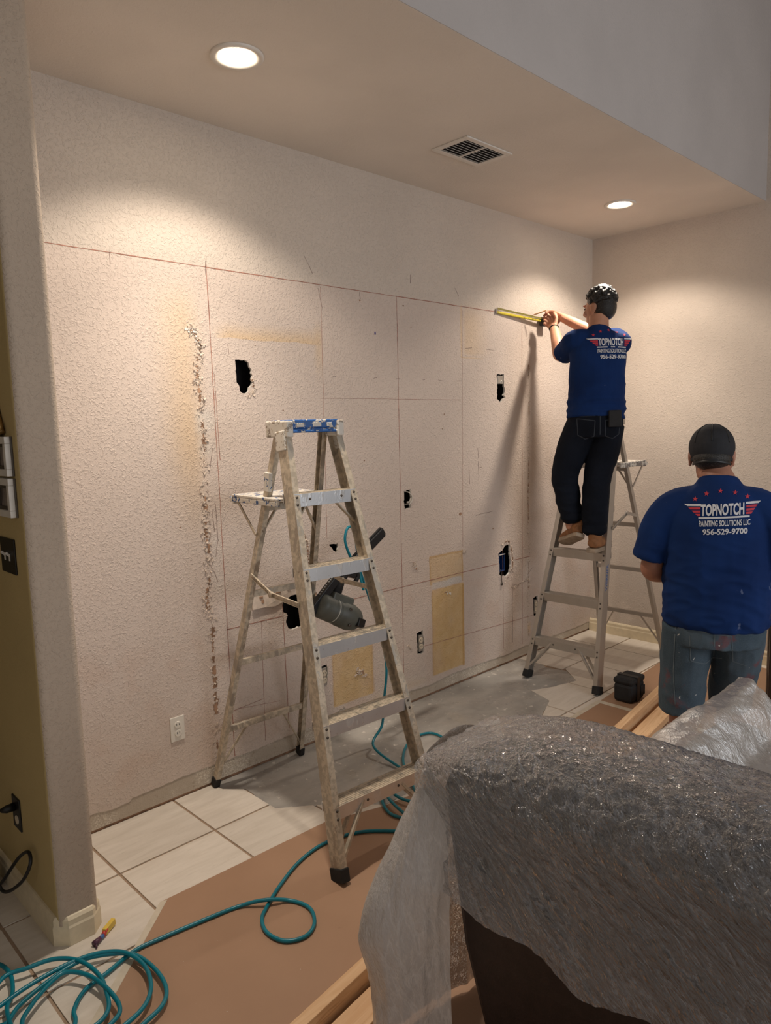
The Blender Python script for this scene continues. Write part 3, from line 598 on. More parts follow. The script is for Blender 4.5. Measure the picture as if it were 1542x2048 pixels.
# brown builder paper with taped edges
def sheet(name, poly, z, mat, parent=None, h=.0008):
    mb = MB(); t = tessellate_polygon([[V((x, y, 0)) for x, y in poly]]); n = len(poly)
    mb.add([(x, y, z+h) for x, y in poly]+[(x, y, z) for x, y in poly], list(t)+[tuple(n+k for k in f) for f in t]+[(i, (i+1) % n, n+(i+1) % n, n+i) for i in range(n)]); return mb.build(name, mat, parent)
p1 = sheet('floor_paper', [(1.093,-.627),(1.45,-.64),(1.85,-.652),(2.1,-.74),(2.5,-.80),(2.9,-.82),(3.42,-.847),(3.838,-.835),(3.838,-2.9),(.40,-2.9),(.30,-1.6),(.69,-.985)], .0005, M['paper'])
tag(p1, 'brown builder paper laid over the tiles under the near ladder and sofa', 'floor paper')
sheet('tape_strip', [(1.093,-.627),(1.118,-.634),(.715,-1.0),(.325,-1.62),(.30,-1.6),(.69,-.985)], .0014, M['tape'], p1)
sheet('tape_strip', [(3.42,-.83),(3.838,-.815),(3.838,-.845),(3.42,-.86)], .0014, M['tape'], p1)
p2 = sheet('floor_paper', [(3.842,-.83),(4.29,-.80),(4.86,-.775),(5.1,-.77),(5.1,-2.9),(3.842,-2.9)], .0005, M['paper'])
tag(p2, 'second sheet of brown builder paper under the black bag', 'floor paper')
sheet('tape_strip', [(3.822,-.815),(3.862,-.815),(3.862,-2.6),(3.822,-2.6)], .0015, M['tape'], p2)

# ------------------------------------------------------------------ ceiling lamps and vent
def downlight(x, y, label):
    t = thing('recessed_ceiling_light', label, 'ceiling light', (x, y, H), 'recessed ceiling lights')
    q = MB(); q.lathe((x, y, H), [(.098, -.0005), (.098, -.006), (.092, -.010), (.070, -.007), (.066, -.002), (.066, -.0005)], seg=48); q.build('trim_ring', M['white_trim'], t, smooth=True)
    q = MB(); q.lathe((x, y, H), [(.0655, -.0008), (.0655, -.004), (.05, -.0055), (.001, -.006)], seg=40); q.build('lens', M['lamp'], t, smooth=True)
    for watts, cone, blend in ((LAMP_W, 130, .42), (LAMP_W*1.5, 92, .85)):     # the lamp's wide spill and its brighter core
        d = bpy.data.lights.new('lamp_spot', 'SPOT'); d.energy = watts; d.color = LAMP_COL; d.spot_size = math.radians(cone); d.spot_blend = blend; d.shadow_soft_size = .055
        o = bpy.data.objects.new('lamp_spot', d); COL.objects.link(o); o.location = (x, y, H-.03)
downlight(1.624, -.591, 'lit round recessed ceiling light above the near ladder')
downlight(4.472, -.594, 'lit round recessed ceiling light above the man on the ladder')
vx, vy = 3.03, -.558
vt = thing('air_vent', 'white rectangular slatted air vent in the dropped ceiling', 'vent', (vx, vy, H))
a, b = .18, .115
q = MB()
for bx in ((-a, a, -b, -b+.03), (-a, a, b-.03, b), (-a, -a+.03, -b+.03, b-.03), (a-.03, a, -b+.03, b-.03), (-.006, .006, -b+.03, b-.03)): q.box(vx+bx[0], vx+bx[1], vy+bx[2], vy+bx[3], H-.008, H-.0005)
q.build('vent_frame', M['white_trim'], vt, bevel=.002)
MB().box(vx-a+.03, vx+a-.03, vy-b+.03, vy+b-.03, H-.0015, H-.0004).build('vent_duct', M['dark'], vt)
for sx in (-1, 1):
    for k in range(8):
        q = MB(); x0 = vx+(.006 if sx > 0 else -a+.03); x1 = vx+(a-.03 if sx > 0 else -.006); y = vy-b+.03+(k+.5)*(2*b-.06)/8
        q.beam((x0, y, H-.006), (x1, y, H-.006), .0012, .008, (0, -.5, .85)); q.build('slat', M['white_trim'], vt)

# ------------------------------------------------------------------ wall fixtures
def receptacle(name, x, z, label, plate, mat, cat='outlet', yw=0.0):
    t = thing(name, label, cat, (x, yw, z))
    if plate:
        MB().box(x-.035, x+.035, yw-.006, yw, z-.057, z+.057).build('cover_plate', M['white_pl'], t, bevel=.002)
    else:
        MB().box(x-.017, x+.017, yw-.002, yw+.03, z-.05, z+.05).build('mounting_strap', M['steel'], t, bevel=.001)
    for dz in (-.02, .02):
        q = MB(); q.lathe((x, yw-(.0055 if plate else .001), z+dz), [(.0165, 0), (.0165, -.004), (.015, -.005), (.0005, -.005)], axis=(0, 1, 0), seg=20); o = q.build('socket_face', mat, t)
        for dx in (-.006, .006):
            yy = yw-(.0055 if plate else .001)-.0055; MB().box(x+dx-.0012, x+dx+.0012, yy, yy+.002, z+dz-.002, z+dz+.007).build('slot', M['black'], o)
    return t
receptacle('wall_outlet', 1.523, .337, 'white covered wall outlet left of the near ladder', True, M['white_pl'])
receptacle('wall_outlet', 2.396, .348, 'bare outlet without cover beside the left ochre patch', False, M['ivory'])
receptacle('wall_outlet', 3.166, .355, 'bare outlet without cover left of the tall ochre strip', False, M['ivory'])
receptacle('wall_outlet', 4.402, .343, 'bare outlet behind the left rail of the far ladder', False, M['ivory'])
t = thing('junction_box', 'blue plastic electrical box in a torn wall hole with a dangling wire', 'electrical box', (3.99, .02, .73))
q = MB(); q.box(3.967, 4.03, .0, .06, .672, .676); q.box(3.967, 4.03, .0, .06, .786, .79); q.box(3.967, 3.971, .0, .06, .676, .786); q.box(4.026, 4.03, .0, .06, .676, .786); q.box(3.967, 4.03, .052, .056, .672, .79); q.build('box_body', M['blue_box'], t, bevel=.001)
MB().box(3.967, 4.03, -.004, .0, .785, .791).build('box_rim', M['wire'], t, bevel=.001)
q = MB(); q.tube(spline([(3.985,.02,.70),(3.983,-.004,.665),(3.985,-.006,.62),(3.988,-.005,.59)], 6), .0022, 8); q.build('wire', M['rivet'], t, smooth=True)
q = MB(); q.ell((3.988,-.006,.585), (.011,.006,.011)); q.build('wire_end', M['rivet'], t, smooth=True)
t = thing('switch_box', 'metal electrical box in the wall hole below the tape measure', 'electrical box', (4.0, .02, 1.97))
q = MB(); q.box(3.972, 4.036, .004, .05, 1.945, 2.0); q.build('box_body', M['steel'], t, bevel=.002)
q = MB(); q.tube(spline([(3.985,.0,1.95),(3.995,-.008,1.965),(4.005,-.002,1.95)], 6), .004, 8); q.build('wire', M['white_pl'], t, smooth=True)
t = thing('wall_cable', 'white cable looping out of the small dark hole in mid wall', 'cable', (3.08, .02, 1.25))
q = MB(); q.tube(spline([(3.06,.04,1.30),(3.085,.0,1.295),(3.11,-.006,1.27),(3.108,-.006,1.24),(3.09,.0,1.225),(3.065,.03,1.225)], 8), .003, 8); q.build('cable', M['wire'], t, smooth=True)
q = MB(); q.tube([(3.07,-.002,1.235),(3.085,-.006,1.235)], .007, 10); q.build('connector', M['steel'], t, smooth=True)
# left end wall: switch plate, outlet with cord, framed pictures
X = cx0
t = thing('light_switch', 'black switch plate with a white toggle on the hall wall', 'switch', (X, -.43, 1.305))
MB().box(X-.006, X, -.502, -.365, 1.246, 1.362).build('cover_plate', M['black'], t, bevel=.002)
for y in (-.455, -.41):
    q = MB(); q.beam((X-.006, y, 1.305), (X-.018, y, 1.317), .008, .008, (0, 1, 0)); q.beam((X-.006, y, 1.298), (X-.008, y, 1.298), .012, .02, (0, 1, 0)); q.build('toggle', M['mat'], t, bevel=.001)
t = thing('wall_outlet', 'black outlet plate with a black plug low on the hall wall', 'outlet', (X, -.27, .348))
MB().box(X-.006, X, -.307, -.229, .288, .408).build('cover_plate', M['black'], t, bevel=.002)
q = MB(); q.lathe((X-.006, -.276, .327), [(.016, 0), (.016, -.003), (.0005, -.003)], axis=(1, 0, 0), ref=(0, 1, 0), seg=18); q.build('socket_face', M['ivory'], t)
t = thing('power_cable', 'black power cable plugged into the black outlet and looping down the wall', 'cable', (X-.02, -.26, .37))
q = MB(); q.tube([(X-.008,-.262,.372),(X-.035,-.262,.372),(X-.05,-.255,.37)], [.015, .014, .008], 12); q.build('plug', M['black'], t, smooth=True)
q = MB(); q.tube(spline([(X-.045,-.255,.37),(X-.08,-.20,.35),(X-.10,-.18,.28),(X-.09,-.24,.18),(X-.08,-.30,.10),(X-.05,-.40,.16),(X-.03,-.455,.24),(X-.02,-.42,.27),(X-.03,-.34,.22),(X-.06,-.26,.12),(X-.09,-.2,.04),(X-.16,-.30,.012),(X-.3,-.30,.008)], 10), .006, 10); q.build('cable', M['black'], t, smooth=True)
q = MB()
t = thing('power_adapter', 'black power adapter at the foot of the hall wall', 'adapter', (X-.07, -.08, .004))
MB().box(X-.10, X-.045, -.13, -.02, .003, .12).build('adapter_body', M['black'], t, bevel=.008)
def frame(y0, y1, z0, z1, label, nm='picture_frame'):
    t = thing(nm, label, 'picture', (X, (y0+y1)/2, z0)); w = .022
    q = MB()
    for (a0, a1, b0_, b1) in ((y0, y1, z0, z0+w), (y0, y1, z1-w, z1), (y0, y0+w, z0+w, z1-w), (y1-w, y1, z0+w, z1-w)): q.box(X-.022, X, a0, a1, b0_, b1)
    q.build('frame', M['mat'], t, bevel=.002)
    q = MB(); e = .010
    for (a0, a1, b0_, b1) in ((y0+w, y1-w, z0+w, z0+w+e), (y0+w, y1-w, z1-w-e, z1-w), (y0+w, y0+w+e, z0+w+e, z1-w-e), (y1-w-e, y1-w, z0+w+e, z1-w-e)): q.box(X-.014, X, a0, a1, b0_, b1)
    q.box(X-.006, X-.0005, y0-.006, y0, z0, z1); q.build('dark_lip', M['rivet'], t)
    MB().box(X-.008, X-.001, y0+w+e, y1-w-e, z0+w+e, z1-w-e).build('photograph', M['photo'], t)
frame(-.553, -.42, 1.567, 1.690, 'upper small white framed picture on the hall wall')
frame(-.553, -.40, 1.437, 1.560, 'lower small white framed picture on the hall wall')
t = thing('wall_ornament', 'old gold ornament above the white framed pictures', 'ornament', (X, -.46, 1.70))
q = MB(); q.tube(spline([(X-.014,-.50,1.70),(X-.014,-.47,1.76),(X-.014,-.44,1.84),(X-.014,-.44,1.93)], 6), .014, 10); q.ell((X-.016,-.47,1.72), (.014,.045,.03)); q.ell((X-.014,-.43,1.80), (.012,.03,.05)); q.build('ornament', M['brass'], t, smooth=True)
# small toy by the column foot
t0 = on_z(205, 1878)
t = thing('toy_darts', 'little red, blue and yellow plastic toy at the foot of the wall end', 'toy', (t0.x, t0.y, 0))
q = MB(); q.beam(t0+V((.012,.012,.012)), t0+V((.058,.040,.016)), .022, .016, (0,0,1)); q.build('yellow_fin', M['yellow'], t, bevel=.002)
q = MB(); q.tube([t0+V((.004,.002,.010)), t0+V((.016,.014,.012))], .008, 10); q.tube(spline([t0+V((.008,.0,.012)), t0+V((.022,.008,.02)), t0+V((.026,.018,.01))], 5), .003, 8); q.build('red_ring', M['red'], t, smooth=True)
q = MB(); q.tube([t0+V((-.010,-.006,.010)), t0+V((.004,.002,.010))], .007, 10); q.build('blue_ring', M['blue'], t, smooth=True)
q = MB(); q.tube([t0+V((-.035,-.018,.010)), t0+V((-.010,-.006,.010))], [.011, .008], 10); q.tube([t0+V((-.03,-.02,.012)), t0+V((-.034,-.034,.004))], .003, 8); q.build('tip', M['purple'], t, smooth=True)

# ------------------------------------------------------------------ stepladders
def ladder(label, front, vdir, worn, capmat, shelfmat, steps_mat, railmat):
    vd = V((*vdir, 0)).normalized(); ud = V((vd.y, -vd.x, 0)); O = V((*front, 0)); up = V((0,0,1))
    def P(u, v, z): return O+ud*u+vd*v+up*z
    t = thing('stepladder', label, 'ladder', O+vd*.5)
    ht = 1.685; run = .46; back = 1.0
    hw = lambda z: .266-.076*z                     # half width between front rail webs
    fv = lambda z: run*z/1.70                      # where the front rail is in depth at height z
    rv = lambda z: back-(back-run-.05)*z/1.68
    rw = lambda z: .252-.078*z
    for sg in (-1, 1):
        q = MB(); q.channel(P(sg*hw(.02), fv(.02), .02), P(sg*hw(ht), fv(ht), ht), .066, .028, vd, -ud*sg); o = q.build('front_rail', railmat, t)
        if label.startswith('tall') and sg == 1: wern = o
        q = MB(); q.beam(P(sg*(hw(0)-.012), fv(0)-.002, 0.003), P(sg*(hw(.06)-.012), fv(.06)-.002, .05), .076, .038, vd); q.build('rubber_foot', M['rubber'], t, bevel=.004)
        q = MB(); q.channel(P(sg*rw(.02), rv(.02), .02), P(sg*rw(ht), rv(ht), ht), .034, .022, vd, -ud*sg); q.build('rear_rail', railmat, t)
        q = MB(); q.beam(P(sg*(rw(0)-.008), rv(0), .003), P(sg*(rw(.05)-.008), rv(.05), .045), .042, .030, vd); q.build('rubber_foot', M['rubber'], t, bevel=.004)
    zs = [.27, .56, .85, 1.14, 1.43]
    for k, z in enumerate(zs):
        w = hw(z)-.001; v0, v1 = fv(z)-.034, fv(z)+.044; q = MB()
        def bx(v0_, v1_, z0, z1): q.add([P(u, v, zz) for zz in (z0, z1) for u, v in ((-w, v0_), (w, v0_), (w, v1_), (-w, v1_))], [(3,2,1,0),(4,5,6,7),(0,1,5,4),(1,2,6,5),(2,3,7,6),(3,0,4,7)])
        bx(v0, v1, z-.004, z); bx(v0, v0+.003, z-.052, z-.004); bx(v1-.003, v1, z-.04, z-.004)
        for r_ in range(6): bx(v0+.008+r_*.011, v0+.012+r_*.011, z, z+.0015)
        q.mi = [0]*6+[0]*12+[1]*(len(q.f)-18); q.mi[1] = 1 if worn else 0; st = q.build('step', [steps_mat, railmat if worn else steps_mat], t)
        for sg in (-1, 1):                           # rivets on the rail flange and step lip
            for dz in (-.013, -.042):
                pz = z+dz; q = MB(); q.lathe(P(sg*(hw(pz)-.014), fv(pz)-.033, pz), [(.006, .001), (.005, -.003), (.0005, -.004)], axis=tuple(vd), ref=(0, 0, 1), seg=12); q.build('rivet', M['rivet'], st, smooth=True)
        if k in (0, 4):
            for du in (-.08, .08):
                q = MB(); q.lathe(P(du, v0, z-.024), [(.006, .001), (.005, -.002), (.0005, -.003)], axis=tuple(vd), ref=(0, 0, 1), seg=12); q.build('rivet', M['rivet'], st, smooth=True)
    for z in (.30, .64, .97):                        # rear cross bars
        q = MB(); q.beam(P(-rw(z), rv(z), z), P(rw(z), rv(z), z), .028, .018, (0, 0, 1)); q.build('rear_crossbar', railmat, t, bevel=.002)
    for sg in (-1, 1):
        for (u1, z1) in ((.09, .225),):              # knee braces under the lowest step, front and back pair
            for dv in (-.018, .03):
                q = MB(); q.beam(P(sg*(hw(.06)-.016), fv(.06)+dv, .075), P(sg*u1, fv(.25)+dv, .262), .016, .012, vd); q.build('knee_brace', railmat, t, bevel=.001)
        q = MB(); q.beam(P(sg*(rw(.06)-.008), rv(.06), .07), P(sg*.10, rv(.28), .292), .014, .006, vd); q.build('knee_brace', railmat, t)
        q = MB(); q.beam(P(sg*(hw(1.29)-.012), fv(1.29)+.02, 1.29), P(sg*.06, fv(1.40)+.02, 1.40), .02, .006, vd); q.build('knee_brace', railmat, t)
        # two-part folding spreader
        zf, zr, zm = (1.0, 1.02, 1.025) if worn else (1.0, 1.04, 1.075)
        if worn: zr = 1.06; zm = 1.005
        pf, pr = P(sg*(hw(zf)+.006), fv(zf)+.02, zf), P(sg*(rw(zr)+.004), rv(zr)-.01, zr); pm = pf.lerp(pr, .56); pm.z = zm
        for i, (aa, bb) in enumerate(((pf, pm), (pm, pr))):
            q = MB(); q.channel(aa, bb, .020, .006, (0, 0, 1), ud*sg, .002); o = q.build('spreader_bar', railmat, t)
        q = MB(); q.lathe(pm+ud*(sg*-.002), [(.014, 0), (.014, .012), (.0005, .013)], axis=tuple(ud*sg), ref=(0, 0, 1), seg=14); q.build('hinge', railmat, t)
    if worn:
        q = MB(); q.beam(P(-rw(1.47)-.004, rv(1.47), 1.43), P(-rw(1.5)-.004, rv(1.5), 1.51), .040, .018, vd); q.build('shelf_clip', shelfmat, t, bevel=.003)
    # folding pail shelf at the back
    zs_ = 1.395; q = MB()
    def bx2(q, u0, u1, v0_, v1_, z0, z1): q.add([P(u, v, zz) for zz in (z0, z1) for u, v in ((u0, v0_), (u1, v0_), (u1, v1_), (u0, v1_))], [(3,2,1,0),(4,5,6,7),(0,1,5,4),(1,2,6,5),(2,3,7,6),(3,0,4,7)])
    bx2(q, -.17, .17, fv(1.4)+.08, .83, zs_, zs_+.012); bx2(q, -.17, -.155, fv(1.4)+.08, .85, zs_-.022, zs_); bx2(q, .155, .17, fv(1.4)+.08, .85, zs_-.022, zs_); bx2(q, -.17, .17, .815, .83, zs_-.03, zs_)
    sh = q.build('pail_shelf', shelfmat, t, bevel=.003)
    q = MB(); bx2(q, -rw(1.36)-.004, rw(1.36)+.004, rv(1.36)-.012, rv(1.36)+.012, 1.345, 1.375); q.build('shelf_crossbar', railmat, t, bevel=.002)
    for sg in (-1, 1):
        q = MB(); q.beam(P(sg*(rw(1.22)-.004), rv(1.22), 1.22), P(sg*.07, rv(1.36)+.01, 1.36), .016, .006, vd); q.build('knee_brace', railmat, t)
        q = MB(); q.beam(P(sg*.16, .80, zs_-.012), P(sg*(rw(1.2)+.004), rv(1.2), 1.24), .012, .005, vd); q.build('shelf_arm', railmat, t)
    # top cap with moulded edge and end brackets
    q = MB(); c0, c1 = fv(1.69)-.045, fv(1.69)+.095
    bx2(q, -.125, .125, c0, c1, 1.69, 1.725); bx2(q, -.115, .115, c0+.006, c1-.006, 1.672, 1.69); bx2(q, -.125, .125, c0-.004, c0+.004, 1.672, 1.682)
    q.build('top_cap', capmat, t, bevel=.004)
    for (u0, u1) in ((-.09, -.055), (-.01, .03), (.06, .085)):
        q = MB(); bx2(q, u0, u1, c0-.006, c0, 1.695, 1.712); q.build('cap_recess', M['cap_white'] if worn else railmat, t, bevel=.002)
    for sg in (-1, 1):
        q = MB(); bx2(q, sg*.128-.016, sg*.128+.016, c0-.012, c1+.012, 1.655, 1.722); q.build('end_bracket', M['cap_white'] if worn else railmat, t, bevel=.006)
        q = MB(); q.beam(P(sg*(hw(1.64)+.004), fv(1.64), 1.60), P(sg*(hw(1.68)+.004), fv(1.68), 1.68), .07, .012, vd); q.build('rail_bracket', M['cap_white'] if worn else railmat, t, bevel=.004)
    return t, P, fv, hw, vd, ud
near, *_n = ladder('short paint-splattered aluminium stepladder with a blue top cap', (1.875, -1.03), (.06, 1), True, M['cap_blue'], M['shelf_blue'], M['alu_step'], M['alu_worn'])
far, PF, fvF, hwF, vdF, udF = ladder('plain grey aluminium stepladder carrying the man with the tape measure', (3.925, -.512), (1, .03), False, M['alu'], M['shelf_grey'], M['alu'], M['alu'])
# maker's name down the rail of the far ladder
vs, fs = text2d('WERNER', .17, .026, .02)
z0 = .62; q = MB(); axis_up = (PF(hwF(1.0), fvF(1.0), 1.0)-PF(hwF(.5), fvF(.5), .5)).normalized()
base = PF(hwF(z0)+.0018, fvF(z0)-.013, z0)
q.add([base+axis_up*a_+vdF*b_*-1+vdF*.026 for a_, b_ in vs], fs); q.build('maker_lettering', M['blue'], far, fix=False)

# ------------------------------------------------------------------ timber, bag
def plank(name, a, b, w, h, label):
    a, b = V((*a, 0)), V((*b, 0)); L = (b-a).length; ang = math.atan2(b.y-a.y, b.x-a.x)
    mb = MB(); mb.box(0, L, -w/2, w/2, 0, h); o = mb.build(name, M['wood'], bevel=.002); o.location = (a.x, a.y, .0022); o.rotation_euler = (0, 0, ang); return tag(o, label, 'lumber', 'lumber on the floor paper')
b1 = plank('lumber_board', (.70,-1.548), (4.45,-1.047), .040, .086, 'long pine board standing on edge on the brown paper')
b2 = plank('lumber_board', (.80,-1.612), (4.25,-1.165), .088, .038, 'long pine board lying flat beside the board on edge')
for k, (dx, w) in enumerate(((.60, .030), (.60, .022), (.655, .006))):
    q = MB(); q.box(dx, dx+w, (-.004 if k == 0 else .006 if k == 1 else -.02), (.0 if k == 0 else .010 if k == 1 else -.012), .0376, .0386); o = q.build('grade_stamp', M['stamp']); o.parent = b2
bag = thing('tool_bag', 'small black boxy bag on the brown paper beside the far ladder', 'bag', (4.0, -.94, .0015))
q = MB(); q.box(3.915, 4.085, -1.0, -.88, .002, .118); q.build('bag_body', M['nylon'], bag, bevel=.02)
q = MB(); q.box(3.912, 4.088, -1.003, -.877, .112, .150); q.build('bag_lid', M['nylon'], bag, bevel=.016)
q = MB(); q.box(3.975, 4.01, -1.006, -.874, .006, .1535); q.build('strap', M['black'], bag, bevel=.002)
q = MB(); q.box(4.02, 4.075, -1.007, -1.0, .03, .09); q.build('pocket', M['nylon'], bag, bevel=.004)
q = MB(); q.tube(spline([(4.088,-.95,.08),(4.105,-.96,.06),(4.11,-.97,.05)], 4), .003, 8); q.build('zip_pull', M['black'], bag)

# ------------------------------------------------------------------ air hose and nail gun
hr = .0068
def fl(px, py, z=hr+.002): q = on_z(px, py, z); return V((q.x, q.y, z))
YG = -.365
def gp(px, py, y=YG): return on_y(px, py, y)
gun = thing('nail_gun', 'grey-green and black nail gun hanging on the near ladder', 'nail gun', gp(668, 1180))
c0, c1 = gp(634, 1208), gp(712, 1240); ax = (c1-c0).normalized(); L = (c1-c0).length
q = MB(); q.lathe(c0, [(.0005, -.004), (.04, .0), (.056, .012), (.060, .03), (.060, L*.52), (.064, L*.54), (.066, L*.80), (.058, L*.93), (.046, L), (.0005, L+.004)], axis=tuple(ax), ref=(0, 1, 0), seg=28); hb = q.build('motor_housing', M['tool'], gun, smooth=True)
for k, f in enumerate((.30, .36, .42)):
    q = MB(); q.lathe(c0+ax*(L*f), [(.0605, 0), (.0615, .002), (.0615, .004), (.0605, .006)], axis=tuple(ax), ref=(0, 1, 0), seg=28); q.build('housing_rib', M['tool_label'] if k == 1 else M['tool'], hb, smooth=True)
q = MB(); q.beam(c0+ax*(L*.80)+V((0,-.055,-.014)), c0+ax*(L*1.0)+V((0,-.046,-.012)), .045, .035, (0, 0, 1)); q.build('exhaust_port', M['black'], hb, bevel=.004)
for f, dz in ((.66, .035), (.62, -.045)):
    q = MB(); pc_ = c0+ax*(L*f)+V((0, -.052, dz)); q.lathe(pc_, [(.008, 0), (.008, -.008), (.004, -.009), (.0005, -.006)], axis=(0, 1, 0), ref=(1, 0, 0), seg=14); q.build('housing_bolt', M['rivet'], hb)
q = MB(); q.beam(gp(660, 1192)+V((0,.0,0)), gp(700, 1206), .05, .06, (0, 0, 1)); q.build('nose_mount', M['tool'], gun, bevel=.008)
q = MB(); q.beam(gp(618, 1228), gp(688, 1136), .040, .034, (1, 0, .4)); q.build('magazine', M['black'], gun, bevel=.004)
q = MB(); q.beam(gp(690, 1142, YG+.05), gp(764, 1064, YG+.05), .046, .034, (1, 0, .4)); q.build('magazine_end', M['black'], gun, bevel=.004)
q = MB(); a_, b_ = gp(690, 1142, YG+.05), gp(764, 1064, YG+.05); tdir = (b_-a_).normalized(); nrm = V((-tdir.z, 0, tdir.x))
q.beam(a_+nrm*.026, b_+nrm*.026+tdir*.004, .006, .012, nrm); q.beam(b_-tdir*.004, b_+tdir*.010, .040, .02, nrm); q.build('magazine_rail', M['rubber'], gun, bevel=.002)
q = MB(); q.tube([gp(668, 1202), gp(680, 1165), gp(692, 1138)], [(.022,.028), (.020,.024), (.024,.028)], 14, ref=(0, 1, 0)); q.build('handle', M['rubber'], gun, smooth=True)
q = MB(); q.beam(gp(684, 1140), gp(706, 1150), .035, .05, (0, 0, 1)); q.build('trigger_block', M['black'], gun, bevel=.006)
q = MB(); q.tube(spline([gp(700, 1146), gp(711, 1143), gp(716, 1152), gp(709, 1166)], 6), (.009,.012), 12, ref=(0, 1, 0)); q.build('belt_hook', M['rubber'], gun, smooth=True)
for k in range(5):
    p = gp(640+k*3.2, 1188-k*4.6, YG-.0185); q = MB(); q.box(p.x-.004, p.x+.004, p.y, p.y+.002, p.z-.0015, p.z+.0015); q.build('slot_mark', M['tool_label'], gun)
for k in range(3):
    p = gp(658+k*3, 1163-k*4, YG-.0185); q = MB(); q.box(p.x-.005, p.x+.005, p.y, p.y+.002, p.z-.003, p.z+.0015); q.build('slot_mark', M['tool_label'], gun)
path = [gp(727, 1180, YG+.02), gp(716, 1140, YG+.03), gp(700, 1112, YG+.03), gp(690, 1080, YG+.03), gp(696, 1055, YG+.03), gp(708, 1060, YG+.05), gp(714, 1100, YG+.06), gp(720, 1140, YG+.06), gp(735, 1185, -.31), gp(752, 1235, -.30), gp(766, 1290, -.295), gp(773, 1340, -.29), gp(768, 1400, -.28), gp(764, 1450, -.29)]
path += [V((2.43,-.34,.05)), fl(800, 1535), fl(845, 1560), fl(900, 1530), fl(897, 1486), fl(862, 1466), fl(822, 1480), fl(806, 1520), fl(830, 1580), fl(850, 1620), fl(825, 1637), fl(782, 1628), fl(764, 1600), fl(772, 1575), fl(810, 1560), fl(850, 1556), fl(870, 1580, hr+.015), fl(850, 1605, hr+.015), fl(805, 1598, hr+.015), fl(775, 1580, hr+.015), fl(780, 1600, hr+.02), fl(830, 1640, hr+.01), fl(900, 1650), fl(880, 1664), fl(800, 1662), fl(720, 1664), fl(650, 1686), fl(600, 1722), fl(562, 1768), fl(533, 1815), fl(524, 1840), fl(535, 1866), fl(570, 1882), fl(612, 1872), fl(629, 1845), fl(618, 1815), fl(580, 1801), fl(530, 1800, hr*3+.004), fl(480, 1812), fl(420, 1835), fl(330, 1873), fl(270, 1901), fl(215, 1945), fl(170, 1980), fl(148, 2020), fl(150, 2048)]
# coil beside the wall end: one run of hose lying in overlapping loops
def run(pts, dz=0.0): return [fl(a_, b_, hr+.002+dz) for a_, b_ in pts]
path += run([(120,2110),(60,2150),(-20,2110),(-10,2060)], .004)
path += run([(15,2045),(40,2010),(100,1960),(160,1922),(220,1908),(270,1910),(310,1938),(332,1975),(325,2010),(285,2050),(220,2110),(100,2150),(-20,2090)], .012)
path += run([(-20,2030),(0,2012),(60,1970),(140,1926),(200,1906),(250,1905),(288,1930),(302,1970),(290,2010),(250,2050),(180,2100),(90,2110)], .018)
path += run([(45,2055),(62,2012),(105,1962),(135,1944),(180,1952),(222,1985),(240,2020),(218,2052),(150,2120),(20,2130),(-40,2060)], .026)
path += run([(0,1962),(55,1936),(110,1918),(160,1922),(198,1950),(214,1988),(216,2020),(190,2052),(120,2090),(40,2075)], .020)
path += run([(14,2022),(25,1985),(20,1948),(-5,1928),(-60,1930)], .012)
hp = spline(path, 8)
q = MB(); q.tube(hp, hr, 10); tag(q.build('air_hose', M['hose'], smooth=True, fix=False), 'teal air hose running from the nail gun into coils on the floor', 'hose')

exec_people = True
# ------------------------------------------------------------------ people
def rot_basis(F, up=(0,0,1)):
    F = V(F).normalized(); U = V(up).normalized(); R_ = F.cross(U).normalized(); U = R_.cross(F).normalized()
    return Matrix((R_, F, U)).transposed()            # columns: right, forward, up
def head_shapes(mb, c, B):
    def E(p, r): mb.ell(V(c)+B @ V(p), r, B, 20, 14)
    E((0,-.012,.030), (.074,.094,.088)); E((0,.030,-.045), (.058,.062,.066)); E((0,.070,-.092), (.024,.020,.018)); E((0,.03,.0), (.066,.062,.075))
    mb.tube([V(c)+B @ V(q) for q in ((0,.086,.030),(0,.100,.008),(0,.110,-.012),(0,.100,-.026))], [.009,.012,.016,.010], 12)
    E((0,.086,.036), (.050,.014,.010)); E((0,.088,-.050), (.022,.011,.006)); E((0,.086,-.062), (.020,.012,.007)); E((0,.083,-.054), (.03,.012,.016))
    for s in (-1, 1):
        E((s*.038,.068,-.012), (.022,.022,.020)); E((s*.014,.098,-.020), (.009,.010,.008)); E((s*.078,-.006,.0), (.008,.022,.032)); E((s*.082,-.016,.004), (.006,.014,.026)); E((s*.079,.0,-.026), (.007,.010,.012))
def eyes(c, B, parent):
    for s in (-1, 1): q = MB(); q.ell(V(c)+B @ V((s*.031,.081,.014)), (.012,.010,.007), B); q.build('eye', M['eye'], parent, smooth=True)
